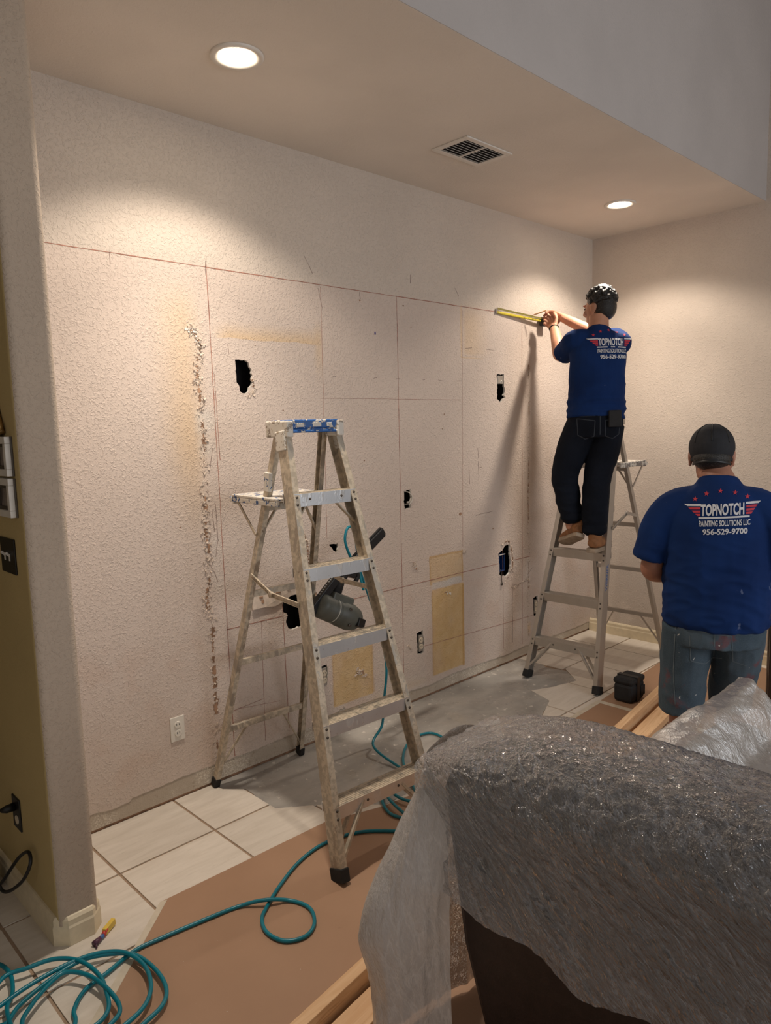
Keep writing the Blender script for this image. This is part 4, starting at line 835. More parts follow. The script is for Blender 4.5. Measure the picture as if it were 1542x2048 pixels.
def hand(mb, w, fdir, palm_n, curl, side, spread=.12, ln=1.0):
    """w wrist, fdir knuckle direction, palm_n out of the palm, curl bend per joint, side +1/-1 where the thumb sits"""
    f = V(fdir).normalized(); n = V(palm_n); n = (n-f*n.dot(f)).normalized(); s = f.cross(n)*side; w = V(w)
    mb.tube([w-f*.01, w+f*.03, w+f*.065, w+f*.088], [(.026,.019), (.034,.017), (.039,.015), (.036,.012)], 14, ref=tuple(s))
    for i, (o, l) in enumerate(((.028,.070), (.0095,.078), (-.0095,.073), (-.028,.058))):
        d = (f+s*(spread*(1.5-i)*.55)).normalized(); p = w+f*.080+s*o; pts = [p-d*.01, p]; ang = 0
        for seg_ in (.45, .30, .25):
            ang += curl*(1+.12*i); dd = d*math.cos(ang)+n*math.sin(ang); p = p+dd*(l*seg_*ln); pts.append(p)
        mb.tube(pts, [.0098, .0096, .0090, .0084, .0066], 10, ref=tuple(s))
    th = (f*.60+s*.75+n*.25).normalized(); p = w+f*.022+s*.022; p1_ = p+th*.042; d2 = (f*.85+s*.2+n*.5).normalized()
    mb.tube([p, p1_, p1_+d2*.028, p1_+d2*.052], [.0145, .012, .0105, .008], 10, ref=tuple(n))
def wr(amp, sc_, dirv=None, seed=0.0):
    def f(co):
        p = V((co.x*sc_[0]+seed, co.y*sc_[1], co.z*sc_[2])); a_ = noise.fractal(p, 1.0, 2.0, 3); b_ = 1-abs(noise.noise(p*1.7+V((3, 1, 7)))); return amp*(a_*.5+(b_-.7)*.9)
    return f
def project(obj, O, Rv, Uv, Fv, shapes, name, mat, parent, off=.0022, cuts=1):
    """flat print laid on the cloth: each point runs along Fv until it meets the garment"""
    dg = bpy.context.evaluated_depsgraph_get(); bvh = BVHTree.FromObject(obj, dg); mb = MB()
    for vs, fs in shapes: mb.add([(x, y, 0) for x, y in vs], fs)
    me = mb.mesh(name, mat); bm = bmesh.new(); bm.from_mesh(me)
    bmesh.ops.triangulate(bm, faces=bm.faces)
    for _ in range(cuts):
        lg = [e for e in bm.edges if e.calc_length() > .012]
        if lg: bmesh.ops.subdivide_edges(bm, edges=lg, cuts=1)
        bmesh.ops.triangulate(bm, faces=bm.faces)
    dead = []
    for x in bm.verts:
        p = O+Rv*x.co.x+Uv*x.co.y-Fv*.35; h = bvh.ray_cast(p, Fv)
        if h[0] is None: dead.append(x)
        else: x.co = h[0]-Fv*off
    bmesh.ops.delete(bm, geom=dead, context='VERTS'); bm.to_mesh(me); bm.free(); return link(name, me, parent)
def rect(x0, x1, y0, y1): return ([(x0,y0),(x1,y0),(x1,y1),(x0,y1)], [(0,1,2,3)])
def star(x, y, r, rot=0):
    p = [(x+(r if k % 2 == 0 else r*.42)*math.sin(rot+k*PI/5), y+(r if k % 2 == 0 else r*.42)*math.cos(rot+k*PI/5)) for k in range(10)]
    return ([(x, y)]+p, [(0, 1+k, 1+(k+1) % 10) for k in range(10)])
def logo(shirt, O, Rv, Uv, Fv, S):
    """the crew's back print; S = full width at the top stripe"""
    w = []; r = []; h = S
    def at(t, x, y): return ([(a_+x, b_+y) for a_, b_ in t[0]], t[1])
    w.append(at(text2d('TOPNOTCH', .56*h, .165*h, .035), -.27*h, -.005*h))
    w.append(([(-.5*h,.165*h),(-.27*h,.165*h),(-.27*h,.135*h),(-.45*h,.135*h)], [(0,3,2,1)])); w.append(([(.5*h,.165*h),(.31*h,.165*h),(.31*h,.135*h),(.47*h,.135*h)], [(0,1,2,3)]))
    w.append(rect(-.30*h, .36*h, -.045*h, -.02*h))
    for k in range(3):
        y1 = .118*h-k*.045*h; y0 = y1-.030*h; x0 = -.44*h+k*.048*h; r.append(([(x0,y1),(-.275*h,y1),(-.275*h,y0),(x0+.03*h,y0)], [(0,3,2,1)])); x1 = .46*h-k*.030*h; r.append(([(.315*h,y1),(x1,y1),(x1-.02*h,y0),(.315*h,y0)], [(0,3,2,1)]))
    w.append(at(text2d('PAINTING SOLUTIONS LLC', .66*h, .085*h, .022), -.29*h, -.155*h)); w.append(at(text2d('956-529-9700', .58*h, .085*h, .03), -.24*h, -.275*h))
    for k, (x, y) in enumerate(((-.35,.235),(-.20,.305),(-.02,.335),(.17,.30),(.33,.235))): r.append(star(x*h, y*h, .036*h, .1))
    for shp, nm, mt in [(w[0], 'lettering', 'print_white'), (w[1], 'banner_stripe', 'print_white'), (w[2], 'banner_stripe', 'print_white'), (w[3], 'banner_stripe', 'print_white'), (w[4], 'lettering', 'print_white'), (w[5], 'lettering', 'print_white')]+[(q_, 'red_stripe', 'print_red') for q_ in r[:6]]+[(q_, 'star', 'print_red') for q_ in r[6:]]:
        project(shirt, O, Rv, Uv, Fv, [shp], nm, M[mt], shirt, cuts=2)
def limb(mb, pts, rads, seg=16, ref=(1,0,0), n=5):
    P = spline(pts, n); R_ = []
    for i in range(len(rads)-1):
        for k in range(n):
            t_ = k/n; a_, b_ = rads[i], rads[i+1]
            R_.append(tuple(x+(y-x)*t_ for x, y in zip(a_, b_)) if isinstance(a_, tuple) else a_+(b_-a_)*t_)
    R_.append(rads[-1]); mb.tube(P, R_, seg, ref)
def boot(parent, heel, toe, name='boot', up=(0,0,1), hgt=.10):
    heel, toe = V(heel), V(toe); f = (toe-heel).normalized(); U = V(up); U = (U-f*U.dot(f)).normalized(); s = f.cross(U); L = (toe-heel).length
    def P(a_, b_, c_): return heel+f*a_+s*b_+U*c_
    mb = MB(); mb.tube([P(-.008,0,.055), P(.02,0,.055), P(.07,0,.055), P(L*.5,0,.048), P(L*.75,0,.040), P(L*.93,0,.034), P(L,0,.030)], [(.022,.03),(.036,.038),(.042,.042),(.040,.042),(.036,.046),(.028,.040),(.010,.02)], 16, ref=tuple(U))
    mb.tube([P(.05,0,.05), P(.045,0,.09), P(.04,0,hgt+.035)], [(.042,.04),(.046,.042),(.05,.046)], 16, ref=tuple(f)); o = remesh(mb, name, M['boot'], .006, 2, None, parent)
    mb = MB(); pr_ = [(-.03,.0),(-.026,.028),(.0,.038),(.06,.040),(L*.5,.040),(L*.75,.047),(L*.9,.042),(L*1.02,.018),(L*1.04,0)]
    poly = [P(a_, b_, 0) for a_, b_ in pr_]+[P(a_, -b_, 0) for a_, b_ in pr_[-2:0:-1]]; mb.prism(poly, U*.026); mb.build('sole', M['sole'], o, bevel=.004)
    return o
# ---- the man standing at the right, seen from behind
F2 = V((.93, .37, 0)).normalized(); R2 = V((F2.y, -F2.x, 0)); C2 = V((2.970, -1.833, 0))
def L2(r_, f_, z_): return C2+R2*r_+F2*f_+V((0,0,z_))
man2 = thing('person', 'man in black cap, blue printed T-shirt and denim shorts standing with his back turned', 'person', C2)
rx = tuple(R2)
body = MB()
limb(body, [L2(0,0,.80), L2(0,0,.92), L2(0,.02,1.06), L2(0,.01,1.20), L2(0,-.01,1.32), L2(0,-.005,1.385), L2(0,.0,1.425), L2(-.01,.018,1.455), L2(-.02,.025,1.48)], [(.15,.12),(.175,.14),(.175,.14),(.175,.13),(.155,.09),(.11,.065),(.068,.062),(.062,.062),(.06,.06)], 20, rx)
B2 = rot_basis(F2+V((0,0,-.22))); H2 = L2(-.028,.035,1.528)
head_shapes(body, H2, B2)
for s in (-1, 1):
    limb(body, [L2(s*.10,0,1.365), L2(s*.175,-.01,1.340), L2(s*.222,-.01,1.25), L2(s*.238,.0,1.12), L2(s*.245,.02,1.06), L2(s*.21,.12,1.03), L2(s*.15,.21,1.03), L2(s*.11,.25,1.035)], [.036,.044,.044,.046,.046,.044,.036,.028], 14, tuple(F2))
    hand(body, L2(s*.105,.255,1.035), R2*(-s*.8)+F2*.45, V((0,0,-1)) if False else F2*-.6+V((0,0,-.2)), .55, s)
limb(body, [L2(-.10,0,.86), L2(-.105,.01,.66), L2(-.11,.03,.48), L2(-.11,.0,.30), L2(-.11,-.02,.10)], [.09,.08,.058,.056,.038], 16, rx)
limb(body, [L2(.09,.02,.86), L2(.085,.10,.66), L2(.075,.17,.48), L2(.07,.15,.30), L2(.07,.13,.10)], [.09,.08,.058,.056,.038], 16, rx)
body2 = remesh(body, 'body', M['skin2'], .0058, 3, None, man2); eyes(H2, B2, body2)
sh = MB()
limb(sh, [L2(0,.0,.855), L2(0,.0,.92), L2(0,.012,1.04), L2(0,.006,1.18), L2(0,-.012,1.30), L2(0,-.012,1.365), L2(0,-.002,1.415), L2(0,.006,1.452)], [(.198,.154),(.202,.160),(.202,.162),(.202,.152),(.196,.128),(.160,.106),(.094,.082),(.066,.068)], 24, rx)
for s in (-1, 1): limb(sh, [L2(s*.07,-.008,1.345), L2(s*.155,-.012,1.328), L2(s*.212,-.012,1.26), L2(s*.240,-.006,1.165), L2(s*.250,.0,1.118)], [.078,.076,.074,.071,.070], 18, tuple(F2))
def shw2(co):
    low = max(0.0, min(1.0, (1.30-co.z)/.25)); p = V((co.x*6+2, co.y*6, co.z*9+co.x*5)); a_ = 1-abs(noise.noise(p)); b_ = 1-abs(noise.noise(V((co.x*9, co.y*9, co.z*26+co.x*9)))); hem = max(0.0, 1-(co.z-.85)/.1) if co.z < .95 else 0
    return low*(.020*(a_-.72)+.012*(b_-.7))+hem*.007*noise.noise(V((co.x*28, co.y*28, 1)))+.002*noise.noise(co*14)
shirt2 = remesh(sh, 'shirt', M['shirt'], .0062, 5, shw2, man2)
sho = MB()
limb(sho, [L2(0,0,.95), L2(0,0,.86), L2(0,0,.78)], [(.178,.145),(.190,.150),(.176,.148)], 22, rx)
limb(sho, [L2(-.095,0,.84), L2(-.108,.01,.70), L2(-.118,.02,.56), L2(-.122,.02,.462)], [(.105,.120),(.098,.108),(.092,.102),(.090,.100)], 20, rx)
limb(sho, [L2(.085,.01,.84), L2(.085,.07,.70), L2(.075,.14,.56), L2(.07,.17,.475)], [(.105,.120),(.096,.108),(.090,.100),(.088,.098)], 20, rx)
shorts = remesh(sho, 'shorts', M['denim_light'], .0062, 3, wr(.009, (9, 9, 6), seed=4), man2)
O2 = C2
def patch(garment, O, Rv, Uv, Fv, pts, nm, mat, w=.004):
    shp = []
    for (x0, y0), (x1, y1) in zip(pts[:-1], pts[1:]):
        d = V((x1-x0, y1-y0)).normalized(); p = V((-d.y, d.x))*w/2; shp.append(([(x0-p.x,y0-p.y),(x1-p.x,y1-p.y),(x1+p.x,y1+p.y),(x0+p.x,y0+p.y)], [(0,1,2,3)]))
    project(garment, O, Rv, Uv, Fv, shp, nm, mat, garment, .0015, 3)
Z = V((0,0,1))
for pts in ([(-.07,.855),(.06,.845)], [(-.145,.87),(-.15,.66),(-.14,.52)], [(-.09,.83),(-.085,.72),(-.03,.70),(.03,.72)], [(0,.86),(0,.70)], [(.06,.845),(.07,.72),(.12,.70)]): patch(shorts, C2, R2, Z, F2, pts, 'stitching', M['seam'])
cap = MB(); cap.ell(H2+B2 @ V((0,-.008,.040)), (.087,.106,.094), B2, 28, 18)
cap2 = remesh(cap, 'cap', M['capcloth'], .006, 1, None, man2, lambda co: (B2.transposed() @ (co-H2)).z < -.012+.25*max(0, (B2.transposed() @ (co-H2)).y))
q = MB(); n_ = 28; q.tube([H2+B2 @ V((.076*math.cos(2*PI*k/n_), -.008+.092*math.sin(2*PI*k/n_), -.010+.012*math.sin(2*PI*k/n_)))for k in range(n_)], (.007,.003), 8, ref=tuple(B2 @ V((0,0,1))), closed=True); q.build('cap_band', M['capcloth'], cap2, smooth=True)
q = MB(); q.tube([H2+B2 @ V((.074*math.cos(a_), -.012+.088*math.sin(a_), -.036-.006*math.sin(a_))) for a_ in [PI*1.12+k*PI*.76/12 for k in range(13)]], (.006,.002), 8, ref=tuple(B2 @ V((0,0,1)))); q.build('cap_strap', M['black'], cap2, smooth=True)
q = MB(); q.add([H2+B2 @ V((x, y+.085, .022-.02*abs(x)/.08*.5-(y)*.15)) for y in (0, .035, .07) for x in (-.075+.01*y/.03, -.04, 0, .04, .075-.01*y/.03)], [(r_*5+c_, r_*5+c_+1, r_*5+c_+6, r_*5+c_+5) for r_ in range(2) for c_ in range(4)]); o = q.build('brim', M['capcloth'], cap2, smooth=True, fix=False); sd_ = o.modifiers.new('s', 'SOLIDIFY'); sd_.thickness = .004
for k in range(3):
    aa = -.8+k*.8; q = MB(); q.tube([H2+B2 @ V((.0872*math.sin(th)*math.sin(aa), -.008-.1062*math.sin(th)*math.cos(aa), .040+.0942*math.cos(th))) for th in [.05+i*1.45/12 for i in range(13)]], .0018, 6); q.build('cap_seam', M['black'], cap2, smooth=True)
hr2 = MB(); hr2.ell(H2+B2 @ V((0,-.035,-.012)), (.0725,.070,.045), B2, 24, 14); remesh(hr2, 'hair', M['hair'], .005, 1, None, man2)
logo(shirt2, C2+V((0,0,1.316))+R2*.012, (R2+V((0,0,.06))).normalized(), Z, F2, .272)
boot(man2, L2(-.11,-.07,.003), L2(-.12,.19,.003)); boot(man2, L2(.07,.08,.003), L2(.09,.34,.003))
# ---- the man on the far ladder
F1 = V((.74, .67, 0)).normalized(); R1 = V((F1.y, -F1.x, 0)); HP = V((4.115, -.635, 0)); NK = V((4.185, -.615, 0))
man1 = thing('person', 'man on the far stepladder in blue T-shirt and dark jeans measuring the wall', 'person', HP+V((0,0,.87)))
def T1(r_, f_, z_):
    k = (z_-1.66)/(2.26-1.66); return HP.lerp(NK, k)+R1*r_+F1*f_+V((0,0,z_))
rx = tuple(R1); body = MB()
limb(body, [T1(0,0,1.60), T1(0,0,1.72), T1(0,.01,1.86), T1(0,.01,2.0), T1(0,0,2.12), T1(0,.0,2.19), T1(0,.0,2.23), T1(0,.005,2.275), T1(0,.01,2.33)], [(.145,.11),(.155,.115),(.150,.11),(.150,.11),(.135,.09),(.09,.066),(.064,.060),(.060,.062),(.060,.062)], 20, rx)
FH = V((.10, .99, -.10)).normalized(); B1 = rot_basis(FH); H1 = V((4.222, -.598, 2.375)); head_shapes(body, H1, B1)
shL, elL, wrL = V((4.085,-.515,2.19)), V((4.19,-.335,2.115)), V((4.335,-.195,2.315))
shR, elR, wrR = V((4.295,-.73,2.17)), V((4.455,-.50,2.225)), V((4.405,-.215,2.385))
limb(body, [T1(-.06,0,2.19), shL, shL.lerp(elL, .5)+V((0,0,-.01)), elL, elL.lerp(wrL, .35), wrL], [.034,.038,.042,.044,.043,.029], 14, (0,0,1))
limb(body, [T1(.06,0,2.19), shR, shR.lerp(elR, .5), elR, elR.lerp(wrR, .35), wrR], [.034,.036,.040,.044,.043,.029], 14, (0,0,1))
hand(body, wrL, V((.60,.62,.42)), V((-.2,.6,.6)), .62, 1)
hand(body, wrR, V((.05,.86,.30)), V((-.75,.0,-.5)), .42, -1)
legL = [V((4.065,-.575,1.66)), V((4.055,-.515,1.52)), V((4.045,-.465,1.35)), V((4.065,-.475,1.20)), V((4.085,-.495,1.0))]
legR = [V((4.16,-.695,1.66)), V((4.155,-.67,1.50)), V((4.14,-.64,1.34)), V((4.10,-.645,1.18)), V((4.085,-.655,.96))]
for lg in (legL, legR): limb(body, lg, [.085,.078,.056,.054,.038], 16, rx)
body1 = remesh(body, 'body', M['skin'], .005, 3, None, man1); eyes(H1, B1, body1)
sh = MB()
limb(sh, [T1(0,-.005,1.70), T1(0,-.004,1.76), T1(0,.0,1.86), T1(0,.004,2.0), T1(0,.0,2.10), T1(0,-.004,2.17), T1(0,-.002,2.22), T1(0,.004,2.252)], [(.176,.136),(.176,.138),(.170,.132),(.172,.130),(.172,.122),(.146,.100),(.086,.078),(.062,.064)], 24, rx)
limb(sh, [T1(-.05,0,2.165), shL+V((0,0,-.01)), shL.lerp(elL, .4)+V((0,0,-.012)), shL.lerp(elL, .78)+V((0,0,-.015))], [.076,.072,.070,.069], 18, (0,0,1))
limb(sh, [T1(.05,0,2.165), shR+V((-.02,.02,-.015)), shR.lerp(elR, .4), shR.lerp(elR, .8)], [.076,.068,.068,.066], 18, (0,0,1))
def shw1(co):
    low = max(0.0, min(1.0, (2.0-co.z)/.2)); a_ = 1-abs(noise.noise(V((co.x*4, co.y*4, co.z*20+3)))); b_ = 1-abs(noise.noise(V((co.x*7+4, co.y*7, co.z*9)))); return low*.020*(a_-.7)+.009*(b_-.7)+.003*noise.noise(co*13)
shirt1 = remesh(sh, 'shirt', M['shirt'], .0055, 4, shw1, man1)
pn = MB()
limb(pn, [HP+V((0,0,1.735)), HP+V((0,0,1.66)), HP+V((0,0,1.585))], [(.164,.128),(.170,.132),(.158,.128)], 22, rx)
limb(pn, legL[:1]+[legL[1], legL[2], legL[3]+V((-.003,.0,0)), legL[4]+V((0,0,.075))], [(.10,.11),(.098,.106),(.084,.090),(.078,.084),(.066,.072)], 20, rx)
limb(pn, legR[:1]+[legR[1], legR[2], legR[3], legR[4]+V((0,0,.045))], [(.10,.11),(.098,.106),(.084,.090),(.080,.084),(.072,.076)], 20, rx)
for e_, up_ in ((legL[4], .075), (legR[4], .045)):
    mbp = e_+V((0,0,up_)); pn.tube([mbp+V((0,0,.035)), mbp+V((0,0,.02)), mbp+V((-.004,0,-.005)), mbp+V((0,0,-.02))], [(.062,.066),(.078,.082),(.076,.08),(.06,.064)], 18, rx)
def pw(co):
    low = max(0.0, min(1.0, (1.45-co.z)/.25)); a_ = 1-abs(noise.noise(V((co.x*6, co.y*6, co.z*16)))); return (.004+.012*low)*(a_-.68)
jeans = remesh(pn, 'jeans', M['denim_dark'], .0055, 3, pw, man1)
for pts in ([(-.13,1.70),(-.03,1.685)], [(-.13,1.70),(-.125,1.60),(-.08,1.575),(-.035,1.59),(-.03,1.685)], [(.03,1.685),(.125,1.70)], [(.03,1.685),(.035,1.59),(.08,1.575),(.12,1.60),(.125,1.70)], [(0,1.73),(0,1.60)], [(-.15,1.715),(.15,1.715)]): patch(jeans, HP, R1, Z, F1, pts, 'stitching', M['seam_dark'], .005)
q = MB(); cpx = HP+R1*.085-F1*.142+V((0,0,1.69)); q.beam(cpx+V((0,0,-.045)), cpx+V((0,0,.055)), .075, .020, R1); q.build('pocket_pouch', M['nylon'], jeans, bevel=.006)
hm = MB(); hm.ell(H1+B1 @ V((0,-.020,.048)), (.080,.094,.086), B1, 28, 18); hm.ell(H1+B1 @ V((0,-.043,.006)), (.0735,.066,.086), B1, 24, 16)
R = random.Random(9)
for k in range(420):
    a_, e_ = R.uniform(0, 2*PI), R.uniform(-.12, 1.0)*PI/2; p = V((math.cos(a_)*math.cos(e_)*.083, -.018+math.sin(a_)*math.cos(e_)*.097, .050+math.sin(e_)*.088))
    if p.y > .05 and p.z < .075: continue
    r_ = R.uniform(.006, .012); hm.ell(H1+B1 @ p, (r_, r_, r_), B1, 8, 6)
hair1 = remesh(hm, 'hair', M['hair'], .0035, 1, None, man1)
logo(shirt1, (HP.lerp(NK, .75))+V((0,0,2.135))+R1*.055, R1, Z, F1, .29)
boot(man1, V((4.020,-.675,.872)), V((4.285,-.630,.872)))
boot(man1, V((4.022,-.575,.955)), V((4.128,-.395,.882)), up=(.50,.15,.85))
q = MB(); wv = (wrL-elL).normalized(); q.tube([wrL-wv*.012+(V((0,0,1)).cross(wv).normalized()*math.cos(a_)+wv.cross(V((0,0,1)).cross(wv).normalized())*math.sin(a_))*.031 for a_ in [2*PI*k/20 for k in range(20)]], .004, 8, closed=True); q.build('bracelet', M['nylon'], man1, smooth=True)
# tape measure against the wall and pencil
tm = thing('tape_measure', 'yellow tape measure pulled out along the wall in the man\'s hands', 'tape measure', (4.45, -.04, 2.39))
q = MB(); a_, b_ = V((3.945,-.006,2.414)), V((4.44,-.030,2.392))
n_ = 12; vs = []
for k in range(n_+1):
    p = a_.lerp(b_, k/n_)
    for j in range(5): t_ = (j-2)/2; vs.append(p+V((0, -.003*(1-t_*t_), .009*t_-.006)))
q.add(vs, [(k*5+j, k*5+j+1, (k+1)*5+j+1, (k+1)*5+j) for k in range(n_) for j in range(4)]); o = q.build('blade', M['tape_y'], tm, smooth=True, fix=False); sd_ = o.modifiers.new('s', 'SOLIDIFY'); sd_.thickness = .0008
q = MB(); q.beam(a_+V((.012,-.006,.017)), b_+V((0,-.006,.008)), .012, .003, (0,0,1)); q.build('folded_return', M['tape_back'], tm)
for k in range(14):
    p = a_.lerp(b_, .60+k*.028); q = MB(); q.box(p.x-.001, p.x+.001, p.y-.0046, p.y-.0036, p.z-.013, p.z-.007+(.005 if k % 3 == 0 else 0)); q.build('graduation', M['black'], tm)
q = MB(); q.box(3.942, 3.948, -.014, -.0005, 2.398, 2.430); q.build('end_hook', M['steel'], tm, bevel=.001)
q = MB(); q.box(4.425, 4.495, -.058, -.014, 2.350, 2.412); q.build('case', M['black'], tm, bevel=.010)
q = MB(); q.box(4.440, 4.482, -.0605, -.056, 2.362, 2.400); q.build('case_label', M['tape_y'], tm, bevel=.004)
pc0, pc1 = on_y(1064, 631, -.05), on_y(1092, 621, -.13)
q = MB(); dv = (pc1-pc0).normalized(); q.tube([pc0, pc0+dv*.018, pc0+dv*.02, pc1], [.0008, .0038, .0042, .0042], 8); tag(q.build('pencil', M['pencil_w'], smooth=False), 'wooden pencil held to the wall above the tape measure', 'pencil')

# ------------------------------------------------------------------ sofa under plastic, armchair
SX = 1.28
sofa = thing('sofa', 'dark brown sofa under clear plastic sheeting seen from behind', 'sofa', (1.9, -2.9, 0.002))
q = MB()
nrow = 12; ys = [-1.865-(k/ nrow)*2.1 for k in range(nrow+1)]
# back shell tapers in towards the floor at its left end
vs = []
for z, dy, dx in ((.02, -.09, .05), (.20, -.06, .03), (.40, -.02, .01), (.60, .0, 0), (.80, .03, 0), (.86, .02, .03)):
    vs += [(SX+dx, -1.865+dy, z), (SX+.26, -1.865+dy, z), (SX+.26, -4.0, z), (SX+dx, -4.0, z)]
fs = [(i*4+k, i*4+(k+1) % 4, (i+1)*4+(k+1) % 4, (i+1)*4+k) for i in range(5) for k in range(4)]+[(3,2,1,0), (20,21,22,23)]
q.add(vs, fs); q.build('back_shell', M['leather'], sofa, bevel=.02)
q = MB(); limb(q, [V((1.43,-1.80,.81)), V((1.43,-1.86,.82)), V((1.43,-2.0,.84)), V((1.43,-2.3,.855)), V((1.43,-2.75,.855)), V((1.43,-2.85,.84))], [(.02,.05),(.045,.11),(.065,.135),(.080,.145),(.080,.145),(.05,.11)], 24, (0,0,1), 5)
remesh(q, 'back_pillow', M['leather'], .012, 4, wr(.008, (6, 6, 6)), sofa)
q = MB(); limb(q, [V((1.43,-2.84,.83)), V((1.43,-2.95,.855)), V((1.43,-3.4,.855)), V((1.43,-3.98,.84))], [(.05,.11),(.080,.145),(.080,.145),(.05,.11)], 24, (0,0,1), 5)
remesh(q, 'back_pillow', M['leather'], .014, 4, None, sofa)
q = MB(); q.box(1.5, 2.62, -2.19, -1.97, .03, .52); q.build('arm_base', M['leather'], sofa, bevel=.03)
q = MB(); limb(q, [V((1.56,-2.08,.49)), V((1.66,-2.08,.52)), V((2.1,-2.08,.535)), V((2.56,-2.08,.53)), V((2.66,-2.08,.52))], [(.09,.09),(.11,.11),(.11,.115),(.10,.11),(.05,.07)], 20, (0,0,1)); remesh(q, 'arm_rest', M['leather'], .012, 3, wr(.006, (6, 6, 6)), sofa)
for k, (y0, y1) in enumerate(((-2.84, -2.24), (-3.48, -2.86))):
    q = MB(); q.box(1.56, 2.66, y0, y1, .26, .47); q.build('seat_cushion', M['leather'], sofa, bevel=.05)
q = MB(); q.box(1.5, 2.62, -4.0, -2.22, .03, .26); q.build('seat_base', M['leather'], sofa, bevel=.02)
ch = thing('armchair', 'dark armchair partly hidden behind the man in shorts', 'armchair', (4.4, -2.1, .002))
q = MB(); q.box(4.05, 4.95, -2.6, -1.72, .05, .42); q.build('seat', M['leather'], ch, bevel=.05)
q = MB(); q.box(4.02, 4.95, -1.93, -1.68, .05, .64); q.build('armrest', M['leather'], ch, bevel=.07)
q = MB(); q.box(4.02, 4.95, -2.68, -2.45, .05, .64); q.build('armrest', M['leather'], ch, bevel=.07)
q = MB(); q.box(3.98, 4.22, -2.66, -1.70, .05, .86); q.build('backrest', M['leather'], ch, bevel=.07)
# plastic sheeting
def film(name, nu, nv, fn, wrk, mats, label):
    vs = []; W_ = []
    for j in range(nv+1):
        for i in range(nu+1): vs.append(fn(i/nu, j/nv))
    nrm = []
    for j in range(nv+1):
        for i in range(nu+1):
            a_ = vs[j*(nu+1)+min(i+1, nu)]-vs[j*(nu+1)+max(i-1, 0)]; b_ = vs[min(j+1, nv)*(nu+1)+i]-vs[max(j-1, 0)*(nu+1)+i]; c_ = a_.cross(b_); nrm.append(c_.normalized() if c_.length > 1e-12 else V((0,0,1)))
    out = [p+n_*wrk(p, k % (nu+1)/nu, k//(nu+1)/nv) for k, (p, n_) in enumerate(zip(vs, nrm))]
    mb = MB(); mb.add(out, [(j*(nu+1)+i, j*(nu+1)+i+1, (j+1)*(nu+1)+i+1, (j+1)*(nu+1)+i) for j in range(nv) for i in range(nu)]); return mb
def ridged(p, s): return 1-2*abs(noise.noise(V((p[0]*s[0], p[1]*s[1], p[2]*s[2]))))
def lerp_path(P, t):
    d = [0]
    for a_, b_ in zip(P[:-1], P[1:]): d.append(d[-1]+(b_-a_).length)
    L_ = t*d[-1]
    for i in range(len(P)-1):
        if L_ <= d[i+1] or i == len(P)-2: return P[i].lerp(P[i+1], (L_-d[i])/max(1e-9, d[i+1]-d[i]))
def back_sheet(u, v):                               # u across: from the seat over the pillow down the back; v along the sofa
    y = -1.775-v*1.95; e = min(1.0, (-1.775-y)/.40); e = e*(2-e); top = .866+.092*e; bul = .04+.10*e
    if -2.95 < y < -2.74: top -= .03*math.cos((y+2.845)/.105*PI/2)
    hem = .525 + .02*math.sin(y*9)+.012*math.sin(y*23) - .02*max(0, -y-2.6)
    P = [V((1.70,y,.56)), V((1.62,y,.70)), V((1.60,y,.84)), V((1.56,y,.84+bul*.75)), V((1.47,y,top)), V((1.37,y,top-.002)), V((1.285,y,.84+bul*.5)), V((1.252,y,.845)), V((1.250,y,.80)), V((1.262,y,.70)), V((1.256,y,.62)), V((1.250,y,hem))]
    P = spline(P, 4); return lerp_path(P, u)
def wb(p, u, v):
    pil = math.exp(-((u-.52)/.25)**2); dn = max(0.0, (u-.62)/.38)
    fan = math.atan2(p.z-.95, -(p.y+1.72)+.02); d_ = math.hypot(p.z-.95, p.y+1.72)
    a_ = (ridged((fan*8, d_*1.1, 0), (1, 1, 1))*.011+ridged((fan*21, d_*2.2, 5), (1, 1, 1))*.005)*dn*min(1, d_*2.5)
    return a_+pil*(.004*ridged(p, (15, 15, 15))+.004*ridged((p.x+p.y*.6, p.y, p.z), (38, 22, 38))+.0022*ridged((p.x-p.y*.8, p.y, p.z), (85, 40, 85)))+.0022*ridged(p, (50, 22, 26))+.0012*ridged((p.x+p.z*.5, p.y+p.z*.4, p.z), (110, 70, 60))
mb = film('plastic_sheet', 200, 520, back_sheet, wb, None, '')
ps = thing('plastic_sheet', 'clear crinkled plastic sheet over the sofa back with its corner hanging down', 'plastic sheet', (1.4, -2.4, .9))
mb.build('sheet_over_back', M['film'], ps, smooth=True, fix=False)
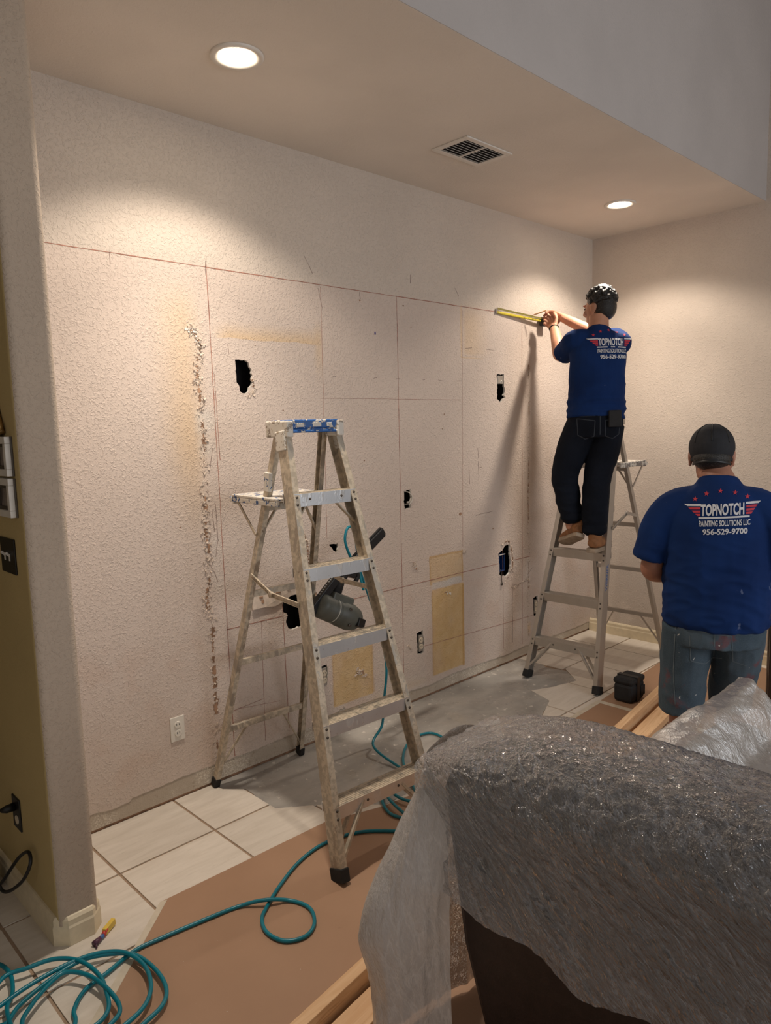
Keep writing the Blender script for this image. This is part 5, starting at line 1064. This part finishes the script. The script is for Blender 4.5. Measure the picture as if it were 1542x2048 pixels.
# the gathered corner that hangs free at the sofa's end
top_c = [V((1.262,-1.875,.80)), V((1.262,-1.83,.83)), V((1.272,-1.79,.862)), V((1.32,-1.772,.875)), V((1.45,-1.765,.885)), V((1.60,-1.77,.80)), V((1.64,-1.80,.6))]
mid_c = [V((1.255,-1.868,.50)), V((1.20,-1.845,.50)), V((1.12,-1.80,.48)), V((1.10,-1.74,.47)), V((1.22,-1.69,.46)), V((1.45,-1.70,.46)), V((1.64,-1.75,.45))]
lo_c = [V((1.262,-1.86,.24)), V((1.21,-1.835,.26)), V((1.145,-1.79,.27)), V((1.14,-1.73,.26)), V((1.25,-1.68,.24)), V((1.47,-1.69,.22)), V((1.64,-1.74,.2))]
bot_c = [V((1.27,-1.86,.02)), V((1.22,-1.83,.02)), V((1.16,-1.78,.02)), V((1.15,-1.71,.02)), V((1.27,-1.66,.02)), V((1.48,-1.68,.02)), V((1.64,-1.73,.02))]
rows = [spline(r_, 8) for r_ in (top_c, mid_c, lo_c, bot_c)]
def flap(u, v):
    c_ = [lerp_path(r_, u) for r_ in rows]; c_ = [c_[0], c_[0].lerp(c_[1], .5)+V((.0,.0,.02))*math.sin(u*PI), c_[1], c_[2], c_[3]]; sp_ = spline(c_, 8); return lerp_path(sp_, v)
def wf(p, u, v): return min(1, v*3)*(.010*ridged((u*9+2, v*1.3, 0), (1, 1, 1))+.006*ridged((u*23, v*2.4, 4), (1, 1, 1)))+.005*ridged(p, (13, 13, 9))*min(1, v*4)
mb = film('flap', 140, 110, flap, wf, None, '')
mb.build('hanging_corner', M['film_haze'], ps, smooth=True, fix=False)
def seat_sheet(u, v):                               # one sheet over the arm and seat
    x = 1.55+u*1.33; y = -1.80-v*1.7
    ay = (y+2.08)/.235; arm = .765*math.exp(-abs(ay)**2.7); z = max(arm, .60 if y < -2.08 else 0.0)
    fx = max(0.0, (x-2.62)/.26); z = z*(1-fx**1.8*.85)
    bx_ = max(0.0, (1.95-x)/.40); z = z-.03*bx_*bx_ if y > -2.3 else z+.12*bx_
    z += .03*noise.noise(V((x*2.6, y*2.6, 3)))*(1 if z > .3 else .3)
    return V((x, y, max(z+.025, .05)))
def ws(p, u, v): return .022*ridged((p.x+p.y, p.y, p.z), (2.6, 1.6, 2))+.012*ridged(p, (5, 5, 5))+.006*ridged((p.x+p.y*.5, p.y, p.z), (11, 9, 9))+.003*ridged(p, (30, 22, 22))
mb = film('plastic_sheet', 200, 200, seat_sheet, ws, None, '')
tag(mb.build('plastic_sheet', M['film_loose'], smooth=True, fix=False), 'hazy plastic sheet over the sofa arm and seat below the man in shorts', 'plastic sheet')
